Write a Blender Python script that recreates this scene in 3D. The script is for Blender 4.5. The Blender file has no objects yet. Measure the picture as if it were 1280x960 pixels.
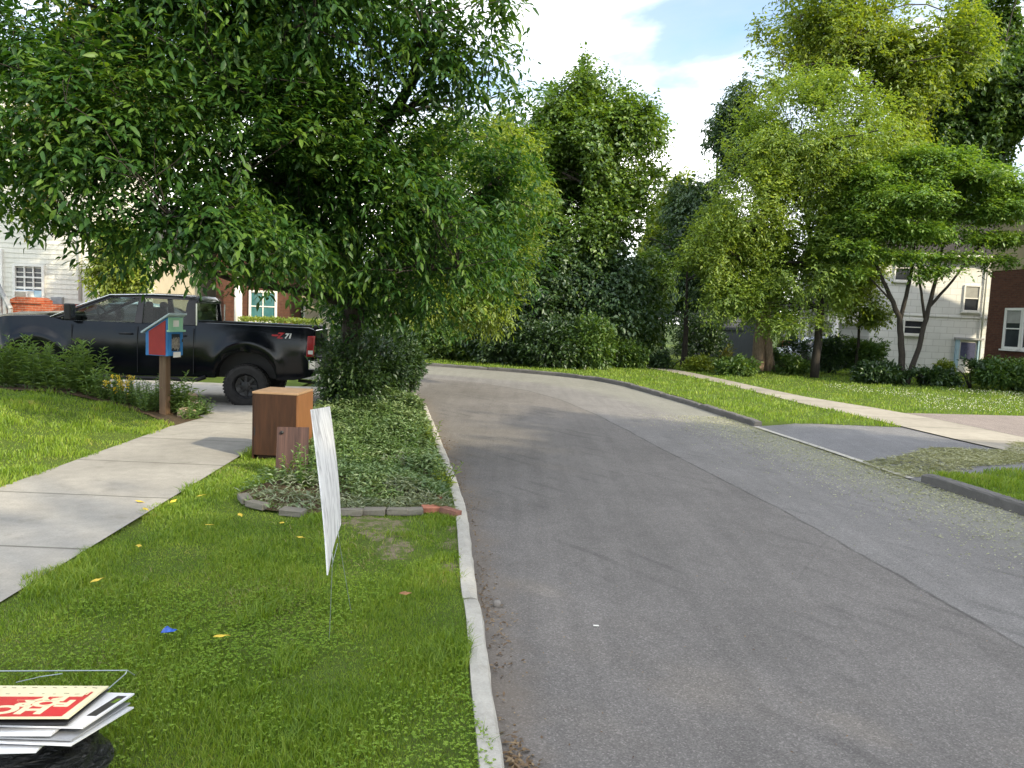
import bpy, bmesh, math, random
import numpy as np
from mathutils import Vector, Matrix

# ------------------------------------------------------------------ camera, sky, sun, exposure
sc = bpy.context.scene
C = sc.collection
CAM_H, FPX = 1.85, 960.0
PITCH, ROLL = math.radians(5.2), math.radians(2.4)
cam = bpy.data.objects.new('camera', bpy.data.cameras.new('camera'))
C.objects.link(cam)
cam.data.sensor_width = 36.0
cam.data.lens = 36.0 * FPX / 1280.0
cam.data.clip_start, cam.data.clip_end = 0.05, 2000.0
ROT = Matrix.Rotation(math.pi / 2 - PITCH, 3, 'X') @ Matrix.Rotation(ROLL, 3, 'Z')
cam.matrix_world = Matrix.Translation((0, 0, CAM_H)) @ ROT.to_4x4()
sc.camera = cam

SUN_AZ = Vector((0.80, -0.60, 0)).normalized()      # towards the sun, over the houses across the street
SUN_EL = math.radians(31)
SUN_DIR = Vector((SUN_AZ.x * math.cos(SUN_EL), SUN_AZ.y * math.cos(SUN_EL), math.sin(SUN_EL)))
sun = bpy.data.objects.new('sun', bpy.data.lights.new('sun', 'SUN'))
C.objects.link(sun)
sun.data.energy = 2.7
sun.data.angle = math.radians(1.0)
sun.data.color = (1.0, 0.87, 0.62)
sun.rotation_euler = SUN_DIR.to_track_quat('Z', 'Y').to_euler()

world = bpy.data.worlds.new('World')
sc.world = world
world.use_nodes = True
wt = world.node_tree
wt.nodes.clear()
wo = wt.nodes.new('ShaderNodeOutputWorld')
bg = wt.nodes.new('ShaderNodeBackground')
bg.inputs['Strength'].default_value = 0.15
sky = wt.nodes.new('ShaderNodeTexSky')
sky.sky_type = 'NISHITA'
sky.sun_disc = False
sky.sun_elevation = SUN_EL
sky.sun_rotation = math.atan2(SUN_AZ.x, SUN_AZ.y)
sky.air_density, sky.dust_density, sky.ozone_density = 1.0, 1.0, 1.2
geo = wt.nodes.new('ShaderNodeTexCoord')
mp = wt.nodes.new('ShaderNodeMapping')
mp.inputs['Scale'].default_value = (1.0, 1.0, 2.4)
mp.inputs['Location'].default_value = (3.35, 0.4, 0.35)
wt.links.new(geo.outputs['Generated'], mp.inputs['Vector'])
nz = wt.nodes.new('ShaderNodeTexNoise')
nz.inputs['Scale'].default_value = 2.6
nz.inputs['Detail'].default_value = 8.0
nz.inputs['Roughness'].default_value = 0.52
nz.inputs['Distortion'].default_value = 0.35
wt.links.new(mp.outputs[0], nz.inputs['Vector'])
cr = wt.nodes.new('ShaderNodeValToRGB')
cr.color_ramp.elements[0].position, cr.color_ramp.elements[1].position = 0.28, 0.64
wt.links.new(nz.outputs[0], cr.inputs[0])
cl = wt.nodes.new('ShaderNodeValToRGB')
cl.color_ramp.elements[0].position, cl.color_ramp.elements[1].position = 0.40, 0.64
cl.color_ramp.elements[0].color = (2.5, 2.75, 3.1, 1)
cl.color_ramp.elements[1].color = (13.0, 12.8, 12.4, 1)
wt.links.new(nz.outputs[0], cl.inputs[0])
mx = wt.nodes.new('ShaderNodeMix')
mx.data_type = 'RGBA'
wt.links.new(cr.outputs[0], mx.inputs[0])
wt.links.new(sky.outputs[0], mx.inputs[6])
wt.links.new(cl.outputs[0], mx.inputs[7])
wt.links.new(mx.outputs[2], bg.inputs['Color'])
wt.links.new(bg.outputs[0], wo.inputs['Surface'])

vs = sc.view_settings
vs.view_transform, vs.look, vs.gamma = 'Standard', 'None', 1.0
vs.use_curve_mapping = False
vs.exposure = 1.24
sc.render.engine = 'CYCLES'
sc.cycles.use_denoising = True
sc.cycles.max_bounces, sc.cycles.diffuse_bounces, sc.cycles.glossy_bounces = 7, 4, 3
sc.cycles.transmission_bounces, sc.cycles.transparent_max_bounces = 5, 8
sc.cycles.caustics_reflective = sc.cycles.caustics_refractive = False

# ------------------------------------------------------------------ helpers
def ray(px, py):
    return ROT @ Vector(((px - 640) / FPX, -(py - 480) / FPX, -1.0))
def G(px, py, z=0.0):
    d = ray(px, py); t = (z - CAM_H) / d.z
    return Vector((d.x * t, d.y * t, z))
def P(px, py, Y):
    d = ray(px, py); t = Y / d.y
    return Vector((d.x * t, Y, CAM_H + d.z * t))
def lerp_curve(pts):
    a = np.array(sorted(pts)); ys, xs = a[:, 0], a[:, 1]
    def f(y):
        y = np.asarray(y, float)
        r = np.interp(y, ys, xs)
        s0 = (xs[1] - xs[0]) / (ys[1] - ys[0])
        return np.where(y < ys[0], xs[0] + s0 * (y - ys[0]), r)
    return f
def smooth01(a, b, x):
    t = np.clip((np.asarray(x, float) - a) / (b - a), 0, 1)
    return t * t * (3 - 2 * t)
def pnoise(p, freq, seed):
    r = np.random.default_rng(seed); p = np.asarray(p, float)
    out = np.zeros(len(p))
    for k in range(7):
        d = r.normal(size=p.shape[1]); d /= np.linalg.norm(d)
        out += np.sin(p @ d * freq * r.uniform(0.6, 1.7) + r.uniform(0, 6.28))
    return out / 7 ** 0.5
def unit(v):
    return v / np.maximum(np.linalg.norm(v, axis=-1, keepdims=True), 1e-9)

def tag(o, label=None, cat=None, group=None, kind=None):
    if label: o['label'] = label
    if cat: o['category'] = cat
    if group: o['group'] = group
    if kind: o['kind'] = kind
    return o
def thing(name, label, cat, loc=(0, 0, 0), rz=0.0, group=None):
    o = bpy.data.objects.new(name, None); C.objects.link(o)
    o.empty_display_size = 0.2
    o.location = loc; o.rotation_euler = (0, 0, rz)
    return tag(o, label, cat, group)
def link_mesh(name, me, mat, parent=None, smooth=False):
    if mat is not None:
        for m in (mat if isinstance(mat, (list, tuple)) else [mat]): me.materials.append(m)
    o = bpy.data.objects.new(name, me); C.objects.link(o)
    if parent is not None: o.parent = parent
    if smooth:
        me.polygons.foreach_set('use_smooth', np.ones(len(me.polygons), bool))
    return o
def np_mesh(name, V, F, mat, parent=None, smooth=False, uv=None):
    """V (n,3), F (m,k) with one polygon size."""
    me = bpy.data.meshes.new(name)
    V = np.asarray(V, np.float32); F = np.asarray(F, np.int32)
    me.vertices.add(len(V)); me.vertices.foreach_set('co', V.ravel())
    me.loops.add(F.size); me.loops.foreach_set('vertex_index', F.ravel())
    me.polygons.add(len(F)); me.polygons.foreach_set('loop_start', np.arange(len(F), dtype=np.int32) * F.shape[1])
    me.update(calc_edges=True)
    if uv is not None:
        l = me.uv_layers.new(name='UVMap')
        l.data.foreach_set('uv', np.asarray(uv, np.float32)[F.ravel()].ravel())
    return link_mesh(name, me, mat, parent, smooth)

class MB:
    """collects shapes into one mesh"""
    def __init__(s): s.v = []; s.f = []; s.mi = []
    def add(s, verts, faces, mi=0):
        b = len(s.v); s.v.extend([tuple(v) for v in verts])
        s.f.extend([tuple(b + i for i in f) for f in faces]); s.mi.extend([mi] * len(faces))
        return s
    def box(s, c, size, rot=None, mi=0, taper=1.0):
        hx, hy, hz = size[0] / 2, size[1] / 2, size[2] / 2
        vs_ = []
        for z, k in ((-hz, 1.0), (hz, taper)):
            for x, y in ((-hx, -hy), (hx, -hy), (hx, hy), (-hx, hy)):
                v = Vector((x * k, y * k, z))
                if rot is not None: v = rot @ v
                vs_.append(v + Vector(c))
        return s.add(vs_, [(3, 2, 1, 0), (4, 5, 6, 7), (0, 1, 5, 4), (1, 2, 6, 5), (2, 3, 7, 6), (3, 0, 4, 7)], mi)
    def tube(s, pts, radii, n=6, mi=0, caps=True):
        pts = np.asarray(pts, float); k = len(pts)
        if np.isscalar(radii): radii = [radii] * k
        t = unit(np.gradient(pts, axis=0))
        ref = np.array((0, 0, 1.0)) if abs(t[0][2]) < 0.8 else np.array((1.0, 0, 0))
        vs_ = []
        u = None
        for i in range(k):
            u = np.cross(ref, t[i]) if u is None else u - t[i] * (u @ t[i])
            u /= max(np.linalg.norm(u), 1e-9)
            w = np.cross(t[i], u)
            for j in range(n):
                a = 2 * math.pi * j / n
                vs_.append(pts[i] + radii[i] * (math.cos(a) * u + math.sin(a) * w))
        fs = [(i * n + j, i * n + (j + 1) % n, (i + 1) * n + (j + 1) % n, (i + 1) * n + j) for i in range(k - 1) for j in range(n)]
        if caps:
            fs += [tuple(range(n - 1, -1, -1)), tuple((k - 1) * n + j for j in range(n))]
        return s.add(vs_, fs, mi)
    def prism(s, poly, f0, f1, mi=0):
        """poly: list of 2d points; f0, f1 map a point to its 3d place on the two faces"""
        n = len(poly)
        vs_ = [f0(*p) for p in poly] + [f1(*p) for p in poly]
        fs = [tuple(range(n - 1, -1, -1)), tuple(range(n, 2 * n))] + [(i, (i + 1) % n, n + (i + 1) % n, n + i) for i in range(n)]
        return s.add(vs_, fs, mi)
    def lathe(s, prof, n=24, axis='Y', c=(0, 0, 0), mi=0):
        """prof: (radius, height along axis)"""
        vs_ = []
        for r, h in prof:
            for j in range(n):
                a = 2 * math.pi * j / n
                x, y = r * math.cos(a), r * math.sin(a)
                v = (x, h, y) if axis == 'Y' else (x, y, h)
                vs_.append(Vector(v) + Vector(c))
        k = len(prof)
        fs = [(i * n + j, (i + 1) * n + j, (i + 1) * n + (j + 1) % n, i * n + (j + 1) % n) for i in range(k - 1) for j in range(n)]
        return s.add(vs_, fs, mi)
    def build(s, name, mat, parent=None, smooth=False, bevel=0.0, seg=2, normals=True):
        me = bpy.data.meshes.new(name)
        me.from_pydata([tuple(v) for v in s.v], [], s.f)
        if any(s.mi): me.polygons.foreach_set('material_index', s.mi)
        if normals or bevel:
            bm = bmesh.new(); bm.from_mesh(me)
            bmesh.ops.recalc_face_normals(bm, faces=bm.faces)
            if bevel:
                es = [e for e in bm.edges if len(e.link_faces) == 2 and e.calc_face_angle(0) > 0.5]
                bmesh.ops.bevel(bm, geom=es, offset=bevel, segments=seg, affect='EDGES', profile=0.5, clamp_overlap=True)
            bm.to_mesh(me); bm.free()
        me.update()
        return link_mesh(name, me, mat, parent, smooth)

# ------------------------------------------------------------------ materials
class NT:
    def __init__(s, name):
        s.m = bpy.data.materials.new(name); s.m.use_nodes = True
        s.t = s.m.node_tree; s.t.nodes.clear()
        s.out = s.t.nodes.new('ShaderNodeOutputMaterial')
    def n(s, typ, ins=None, **at):
        nd = s.t.nodes.new('ShaderNode' + typ)
        for k, v in at.items(): setattr(nd, k, v)
        for k, v in (ins or {}).items(): s.put(nd.inputs[k], v)
        return nd
    def put(s, sock, v):
        if isinstance(v, bpy.types.NodeSocket): s.t.links.new(v, sock)
        else:
            if sock.type == 'RGBA' and len(v) == 3: v = (*v, 1)
            sock.default_value = v
    def ramp(s, fac, stops, interp='LINEAR'):
        nd = s.n('ValToRGB', {0: fac}); r = nd.color_ramp; r.interpolation = interp
        while len(r.elements) < len(stops): r.elements.new(0.5)
        for e, (p, c) in zip(r.elements, stops):
            e.position = p; e.color = (c, c, c, 1) if np.isscalar(c) else (*c, 1)
        return nd.outputs[0]
    def mix(s, fac, a, b, blend='MIX'):
        nd = s.n('Mix', data_type='RGBA', blend_type=blend)
        s.put(nd.inputs[0], fac); s.put(nd.inputs[6], a); s.put(nd.inputs[7], b)
        return nd.outputs[2]
    def math(s, op, a, b=0.0, c=0.0):
        nd = s.n('Math', operation=op); s.put(nd.inputs[0], a); s.put(nd.inputs[1], b); s.put(nd.inputs[2], c)
        return nd.outputs[0]
    def noise(s, scale, detail=4, rough=0.55, vec=None, dist=0.0):
        nd = s.n('TexNoise', {'Scale': scale, 'Detail': detail, 'Roughness': rough, 'Distortion': dist})
        s.put(nd.inputs['Vector'], vec if vec is not None else s.obj())
        return nd.outputs[0]
    def obj(s):
        return s.n('TexCoord').outputs['Object']
    def uv(s):
        return s.n('TexCoord').outputs['UV']
    def mapped(s, scale=(1, 1, 1), rot=(0, 0, 0), loc=(0, 0, 0), vec=None):
        return s.n('Mapping', {'Vector': vec if vec is not None else s.obj(), 'Scale': scale, 'Rotation': rot, 'Location': loc}).outputs[0]
    def bump(s, h, strength=0.3, dist=0.02):
        return s.n('Bump', {'Height': h, 'Strength': strength, 'Distance': dist}).outputs[0]
    def principled(s, **k):
        ins = {kk.replace('_', ' '): v for kk, v in k.items()}
        nd = s.n('BsdfPrincipled', ins)
        s.t.links.new(nd.outputs[0], s.out.inputs[0]); return s.m

def plain(name, col, rough=0.6, var=0.15, scale=6.0, spec=0.4, bump=0.0, metal=0.0):
    t = NT(name); nz = t.noise(scale, 5)
    dark = tuple(c * (1 - var) for c in col); lite = tuple(min(1, c * (1 + var)) for c in col)
    k = dict(Base_Color=t.ramp(nz, [(0.3, dark), (0.7, lite)]), Roughness=rough, Specular_IOR_Level=spec, Metallic=metal)
    if bump: k['Normal'] = t.bump(t.noise(scale * 8, 4), bump, 0.01)
    return t.principled(**k)

def leaf_mat(name, cols, patch=0.6, trans=0.38, gloss=0.05, rough=0.5):
    """cols: dark, mid, light leaf colours spread over single leaves; older and younger sprays by a broad noise"""
    t = NT(name)
    rnd = t.n('NewGeometry').outputs['Random Per Island']
    big = t.noise(patch, 3, 0.6)
    f = t.math('ADD', t.math('MULTIPLY', rnd, 0.55), t.math('MULTIPLY', t.math('SUBTRACT', big, 0.28), 1.0))
    st_ = [(0.08, cols[0]), (0.5, cols[1]), (0.92, cols[2])] if len(cols) == 3 else [(0.08, cols[0]), (0.48, cols[1]), (0.82, cols[2]), (0.92, cols[3])]
    col = t.ramp(f, st_)
    d = t.n('BsdfDiffuse', {'Color': col})
    tcol = t.mix(1.0, col, (1.25, 1.2, 0.45), 'MULTIPLY')
    tr = t.n('BsdfTranslucent', {'Color': tcol})
    m1 = t.n('MixShader', {0: trans}); t.put(m1.inputs[1], d.outputs[0]); t.put(m1.inputs[2], tr.outputs[0])
    g = t.n('BsdfGlossy', {'Color': (0.8, 0.85, 0.9), 'Roughness': rough})
    m2 = t.n('MixShader', {0: gloss}); t.put(m2.inputs[1], m1.outputs[0]); t.put(m2.inputs[2], g.outputs[0])
    t.t.links.new(m2.outputs[0], t.out.inputs[0])
    return t.m

def bark_mat(name, a, b):
    t = NT(name)
    v = t.mapped((9, 9, 2.2))
    nz = t.noise(2.2, 7, 0.65, v)
    return t.principled(Base_Color=t.ramp(nz, [(0.3, a), (0.68, b)]), Roughness=0.9, Normal=t.bump(nz, 0.8, 0.03))

def asphalt(name, base, seam=False, tint=(1, 1, 0.98)):
    t = NT(name); o = t.obj()
    fine = t.n('TexVoronoi', {'Vector': o, 'Scale': 130.0}).outputs['Color']
    sp = t.n('SeparateColor', {0: fine}).outputs[0]
    f2 = t.noise(260, 2, 0.6)
    big = t.noise(0.55, 5, 0.6)
    mid = t.noise(4.0, 5, 0.62, None, 0.4)
    lum = t.math('MULTIPLY', t.ramp(sp, [(0.0, 0.72), (0.6, 0.98), (0.9, 1.15), (1.0, 1.55)]), t.ramp(f2, [(0.25, 0.78), (0.75, 1.2)]))
    lum = t.math('MULTIPLY', lum, t.ramp(big, [(0.25, 0.84), (0.75, 1.16)]))
    lum = t.math('MULTIPLY', lum, t.ramp(mid, [(0.3, 0.92), (0.7, 1.07)]))
    # long faint drag marks along the street
    st = t.noise(1.0, 4, 0.6, t.mapped((5.5, 0.35, 1), (0, 0, -0.12)))
    lum = t.math('MULTIPLY', lum, t.ramp(st, [(0.3, 0.9), (0.7, 1.08)]))
    col = t.mix(1.0, tuple(base * c for c in tint), lum, 'MULTIPLY')
    if seam:
        u = t.n('SeparateXYZ', {0: t.uv()}).outputs[0]
        wob = t.math('MULTIPLY', t.math('SUBTRACT', t.noise(1.4, 4, 0.6), 0.5), 0.10)
        du = t.math('SUBTRACT', t.math('ADD', u, wob), 3.46)
        lane = t.ramp(t.math('ADD', du, 0.5), [(0.49, 0.0), (0.51, 1.0)])
        col = t.mix(lane, col, t.mix(1.0, col, (1.16, 1.19, 1.22), 'MULTIPLY'))
        line = t.ramp(t.math('ABSOLUTE', du), [(0.004, 1.0), (0.028, 0.0)])
        line = t.math('MULTIPLY', line, t.ramp(t.noise(5, 3), [(0.3, 0.35), (0.6, 1.0)]))
        col = t.mix(t.math('MULTIPLY', line, 0.62), col, (0.018, 0.017, 0.016))
        # washed-in soil along both edges
        edge = t.math('ADD', u, t.math('MULTIPLY', t.math('SUBTRACT', t.noise(3.0, 5, 0.65), 0.5), 0.75))
        e1 = t.ramp(edge, [(0.05, 1.0), (0.34, 0.0)])
        col = t.mix(t.math('MULTIPLY', e1, 0.42), col, (0.17, 0.14, 0.11))
        e2 = t.ramp(t.math('SUBTRACT', edge, 4.6), [(0.2, 0.0), (1.0, 1.0)])
        col = t.mix(t.math('MULTIPLY', e2, 0.30), col, (0.26, 0.27, 0.20))
        vor = t.n('TexVoronoi', {'Vector': t.n('VectorMath', {0: t.mapped((1, .45, 1)), 1: t.n('TexNoise', {'Scale': 1.3, 'Detail': 5.0}).outputs[1]}, operation='ADD').outputs[0], 'Scale': .42}, feature='DISTANCE_TO_EDGE').outputs['Distance']
        ck = t.math('MULTIPLY', t.ramp(vor, [(0.0, 1.0), (0.0045, 0.0)]), t.ramp(t.noise(.5, 3), [(.50, 0.0), (.60, 1.0)]))
        col = t.mix(t.math('MULTIPLY', ck, .18), col, (.03, .029, .028))
        oil = t.ramp(t.noise(1.9, 3, .5), [(.70, 0.0), (.78, 1.0)])
        col = t.mix(t.math('MULTIPLY', oil, .28), col, (.05, .048, .046))
        # tyre scuffs
        w = t.n('TexWave', {'Vector': t.mapped((1, 1, 1), (0, 0, 0.9), (0.2, 1.0, 0)), 'Scale': 0.95, 'Distortion': 3.0, 'Detail': 2.0, 'Detail Scale': 0.6}, wave_type='RINGS').outputs['Fac']
        sc_ = t.math('MULTIPLY', t.ramp(w, [(0.80, 0.0), (0.97, 1.0)]), t.ramp(t.noise(0.9, 3), [(0.5, 0.0), (0.68, 1.0)]))
        col = t.mix(t.math('MULTIPLY', sc_, 0.30), col, (0.035, 0.034, 0.034))
    h = t.math('ADD', sp, t.math('MULTIPLY', f2, 0.7))
    return t.principled(Base_Color=col, Roughness=0.88, Specular_IOR_Level=0.3, Normal=t.bump(h, 0.45, 0.006))

def concrete(name, base, joint=0.0, stain=(0.13, 0.12, 0.09)):
    t = NT(name)
    big = t.noise(0.9, 6, 0.62); fine = t.noise(70, 4, 0.7); mid = t.noise(7, 5, 0.6)
    lum = t.math('MULTIPLY', t.ramp(big, [(0.25, 0.78), (0.75, 1.14)]), t.ramp(fine, [(0.25, 0.86), (0.75, 1.12)]))
    lum = t.math('MULTIPLY', lum, t.ramp(mid, [(0.3, 0.9), (0.7, 1.08)]))
    col = t.mix(1.0, base, lum, 'MULTIPLY')
    sp = t.ramp(t.noise(3.2, 6, 0.7), [(0.56, 0.0), (0.72, 1.0)])
    col = t.mix(t.math('MULTIPLY', sp, 0.4), col, stain)
    if joint:
        s = t.n('SeparateXYZ', {0: t.uv()})
        v = t.math('ADD', s.outputs[1], t.math('MULTIPLY', t.math('SUBTRACT', t.noise(3, 3), 0.5), 0.03))
        fr = t.math('ABSOLUTE', t.math('SUBTRACT', t.math('FRACT', t.math('DIVIDE', v, joint)), 0.5))
        ln = t.ramp(fr, [(0.486, 0.0), (0.497, 1.0)])
        col = t.mix(t.math('MULTIPLY', ln, 0.75), col, (0.07, 0.065, 0.05))
        # slab to slab tone
        wn = t.n('TexWhiteNoise', {'W': t.math('FLOOR', t.math('ADD', t.math('DIVIDE', v, joint), 0.0))}, noise_dimensions='1D').outputs[0]
        col = t.mix(1.0, col, t.ramp(wn, [(0, 0.9), (1, 1.08)]), 'MULTIPLY')
        # crack
        vor = t.n('TexVoronoi', {'Vector': t.mapped((0.5, 0.38, 1), vec=t.obj()), 'Scale': 0.55}, feature='DISTANCE_TO_EDGE').outputs['Distance']
    return t.principled(Base_Color=col, Roughness=0.9, Specular_IOR_Level=0.25, Normal=t.bump(t.math('ADD', fine, mid), 0.35, 0.006))

def soil_mat(name, a, b, g):
    t = NT(name)
    n1 = t.noise(1.7, 6, 0.62); n2 = t.noise(60, 4, 0.7)
    c = t.mix(t.ramp(n1, [(0.38, 0.0), (0.62, 1.0)]), a, b)
    c = t.mix(t.ramp(n2, [(0.45, 0.0), (0.65, 1.0)]), c, g)
    return t.principled(Base_Color=c, Roughness=1.0, Specular_IOR_Level=0.1, Normal=t.bump(n2, 0.8, 0.02))

def siding_mat(name, col, dirt=0.1):
    t = NT(name)
    nz = t.noise(1.6, 6, 0.65); st = t.noise(3.0, 5, 0.6, t.mapped((6, 6, 0.5)))
    c = t.mix(1.0, col, t.ramp(nz, [(0.3, 1 - dirt), (0.7, 1.0)]), 'MULTIPLY')
    c = t.mix(1.0, c, t.ramp(st, [(0.3, 1 - dirt), (0.6, 1.0)]), 'MULTIPLY')
    return t.principled(Base_Color=c, Roughness=0.65, Specular_IOR_Level=0.3)

def shingle_mat(name, col, line):
    t = NT(name)
    br = t.n('TexBrick', {'Vector': t.mapped((1, 1, 1), (math.pi / 2, 0, 0)), 'Color1': col, 'Color2': tuple(c * 0.93 for c in col), 'Mortar': line,
                          'Scale': 1.0, 'Mortar Size': 0.012, 'Brick Width': 0.6, 'Row Height': 0.3, 'Bias': 0.0})
    nz = t.noise(1.2, 5, 0.6)
    c = t.mix(1.0, br.outputs[0], t.ramp(nz, [(0.3, 0.9), (0.7, 1.02)]), 'MULTIPLY')
    return t.principled(Base_Color=c, Roughness=0.7, Specular_IOR_Level=0.25, Normal=t.bump(br.outputs[1], -0.5, 0.015))

def brick_mat(name, c1, c2, mortar, w=0.2, h=0.067, rot=(math.pi / 2, 0, 0)):
    t = NT(name)
    br = t.n('TexBrick', {'Vector': t.mapped((1, 1, 1), rot), 'Color1': c1, 'Color2': c2, 'Mortar': mortar, 'Scale': 1.0,
                          'Mortar Size': 0.006, 'Mortar Smooth': 0.2, 'Brick Width': w, 'Row Height': h, 'Bias': 0.0})
    nz = t.noise(9, 5, 0.6)
    c = t.mix(1.0, br.outputs[0], t.ramp(nz, [(0.3, 0.78), (0.7, 1.15)]), 'MULTIPLY')
    return t.principled(Base_Color=c, Roughness=0.9, Specular_IOR_Level=0.2, Normal=t.bump(br.outputs[1], -0.6, 0.01))

def wood_mat(name, a, b, scale=(14, 14, 1.2), rough=0.55):
    t = NT(name)
    nz = t.noise(2.0, 6, 0.6, t.mapped(scale), 0.6)
    return t.principled(Base_Color=t.ramp(nz, [(0.3, a), (0.7, b)]), Roughness=rough, Specular_IOR_Level=0.3, Normal=t.bump(nz, 0.15, 0.005))

def glass_pane(name, col=(0.03, 0.035, 0.04), rough=0.05):
    t = NT(name)
    return t.principled(Base_Color=t.ramp(t.noise(2, 3), [(0.3, tuple(c * 0.7 for c in col)), (0.7, tuple(c * 1.3 for c in col))]), Roughness=rough, Specular_IOR_Level=0.6)

def see_through(name, tint):
    t = NT(name)
    tr = t.n('BsdfTransparent', {'Color': tint}); g = t.n('BsdfGlossy', {'Color': (1, 1, 1), 'Roughness': 0.02})
    fr = t.n('Fresnel', {'IOR': 1.45})
    m = t.n('MixShader', {0: t.math('MULTIPLY', fr.outputs[0], .4)}); t.put(m.inputs[1], tr.outputs[0]); t.put(m.inputs[2], g.outputs[0])
    t.t.links.new(m.outputs[0], t.out.inputs[0]); return t.m

MAT = {}
MAT['asphalt'] = asphalt('road asphalt', 0.145, True, (1.05, 0.985, 0.935))
MAT['apron'] = asphalt('driveway asphalt', 0.16, False, (1, 1, 1.03))
MAT['pink'] = asphalt('reddish gravel asphalt', 0.2, False, (1.15, 0.98, 0.9))
MAT['walk'] = concrete('sidewalk concrete', (0.325, 0.31, 0.28), 1.55)
MAT['walk2'] = concrete('pale sidewalk concrete', (0.31, 0.285, 0.24), 1.5)
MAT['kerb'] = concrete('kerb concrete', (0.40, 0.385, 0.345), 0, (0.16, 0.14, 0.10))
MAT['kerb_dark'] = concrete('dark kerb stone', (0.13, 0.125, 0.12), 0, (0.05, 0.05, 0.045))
MAT['stone'] = concrete('edging stone', (0.17, 0.16, 0.135), 0, (0.07, 0.08, 0.05))
MAT['ground'] = soil_mat('ground', (0.045, 0.075, 0.016), (0.06, 0.09, 0.02), (0.03, 0.045, 0.012))
MAT['lawn'] = soil_mat('lawn soil', (0.075, 0.125, 0.02), (0.10, 0.15, 0.026), (0.07, 0.08, 0.025))
MAT['dirt'] = soil_mat('bare soil', (0.16, 0.13, 0.09), (0.24, 0.20, 0.14), (0.10, 0.095, 0.05))
MAT['dirt'] = (lambda t: t.principled(Base_Color=t.mix(t.ramp(t.noise(11, 6, .7), [(.44, 0.0), (.58, 1.0)]), (.09, .12, .03), t.ramp(t.noise(40, 4, .7), [(.3, (.14, .115, .075)), (.7, (.25, .21, .15))])), Roughness=1.0, Specular_IOR_Level=.1, Normal=t.bump(t.noise(60, 4, .7), .8, .02)))(NT('worn verge soil'))
MAT['mulch'] = soil_mat('mulch', (0.09, 0.06, 0.04), (0.14, 0.10, 0.065), (0.05, 0.045, 0.025))
MAT['grass'] = leaf_mat('grass blade', [(0.08, 0.155, 0.014), (0.175, 0.285, 0.024), (0.29, 0.37, 0.05), (0.42, 0.36, 0.14)], 1.3, 0.36, 0.03)
MAT['clover'] = leaf_mat('clover leaf', [(0.10, 0.20, 0.02), (0.19, 0.31, 0.028), (0.28, 0.38, 0.055)], 1.2, 0.36, 0.02)
MAT['bark'] = bark_mat('grey brown bark', (0.03, 0.024, 0.018), (0.11, 0.09, 0.07))
MAT['bark_pale'] = bark_mat('pale bark', (0.12, 0.085, 0.06), (0.32, 0.24, 0.17))
MAT['bark_dark'] = bark_mat('dark bark', (0.012, 0.010, 0.008), (0.045, 0.036, 0.028))

# ------------------------------------------------------------------ ground, road, pavements
kerb_l = lerp_curve([(3.07, .04), (3.72, -.03), (4.59, -.11), (5.16, -.18), (6.38, -.29), (7.56, -.42), (9.0, -.64), (10.6, -.92), (12.5, -1.22), (15, -1.65), (17, -2.1), (18.5, -2.7), (19.8, -3.8), (20.8, -5.5), (21.6, -8), (22.4, -11.5), (23.4, -17), (24.5, -25)])
kerb_r = lerp_curve([(8.26, 5.65), (9.9, 5.38), (12.07, 5.1), (14.78, 4.68), (18.08, 4.18), (20.36, 3.72), (22.5, 3.25), (24, 2.6), (25.2, 1.5), (26.2, -.2), (27.2, -2.6), (28.2, -5.8), (29.5, -11), (31, -17), (33, -26)])
walk_in = lambda y: -2.78 - 0.052 * np.asarray(y, float)
walk_out = lambda y: -4.58 - 0.036 * np.asarray(y, float)
rwalk_near = lerp_curve([(8, 8.6), (11.58, 8.1), (13.4, 7.76), (16.5, 7.36), (18.2, 7.0), (22.4, 6.55), (25, 6.2), (28, 5.7), (31, 4.8), (35, 2.8)])
rwalk_far = lerp_curve([(8, 10.3), (11.58, 9.8), (14.1, 9.35), (16.6, 9.0), (18.1, 8.6), (20.2, 7.75), (22.5, 7.35), (25, 7.0), (28, 6.5), (31, 5.7), (35, 3.8)])
ROAD_Z = -0.12
def struct(o): o['kind'] = 'structure'; return o

def ribbon(name, A, B, mat, nu=8, z=0.0, zf=None, parent=None):
    A = np.asarray(A, float); B = np.asarray(B, float); n = len(A)
    s = np.concatenate([[0], np.cumsum(np.linalg.norm(np.diff((A + B) / 2, axis=0), axis=1))])
    us = np.linspace(0, 1, nu + 1)
    V, UV = [], []
    for i in range(n):
        wd = np.linalg.norm(B[i] - A[i])
        for u in us:
            p = A[i] * (1 - u) + B[i] * u
            V.append((p[0], p[1], z if zf is None else zf(p[0], p[1]))); UV.append((u * wd, s[i]))
    F = [(i * (nu + 1) + j, i * (nu + 1) + j + 1, (i + 1) * (nu + 1) + j + 1, (i + 1) * (nu + 1) + j) for i in range(n - 1) for j in range(nu)]
    return np_mesh(name, V, F, mat, parent, True, UV)

# one sheet to the horizon, just below the lawns and road
gs = np.concatenate([np.linspace(-400, -40, 10), np.linspace(-32, 60, 24), np.linspace(80, 400, 9)])
gx, gy = np.meshgrid(gs, gs + 60)
nn = len(gs)
gv = np.stack([gx.ravel(), gy.ravel(), np.full(gx.size, -0.22)], 1)
gf = [(r * nn + c, r * nn + c + 1, (r + 1) * nn + c + 1, (r + 1) * nn + c) for r in range(nn - 1) for c in range(nn - 1)]
struct(np_mesh('ground', gv, gf, MAT['ground']))

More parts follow.
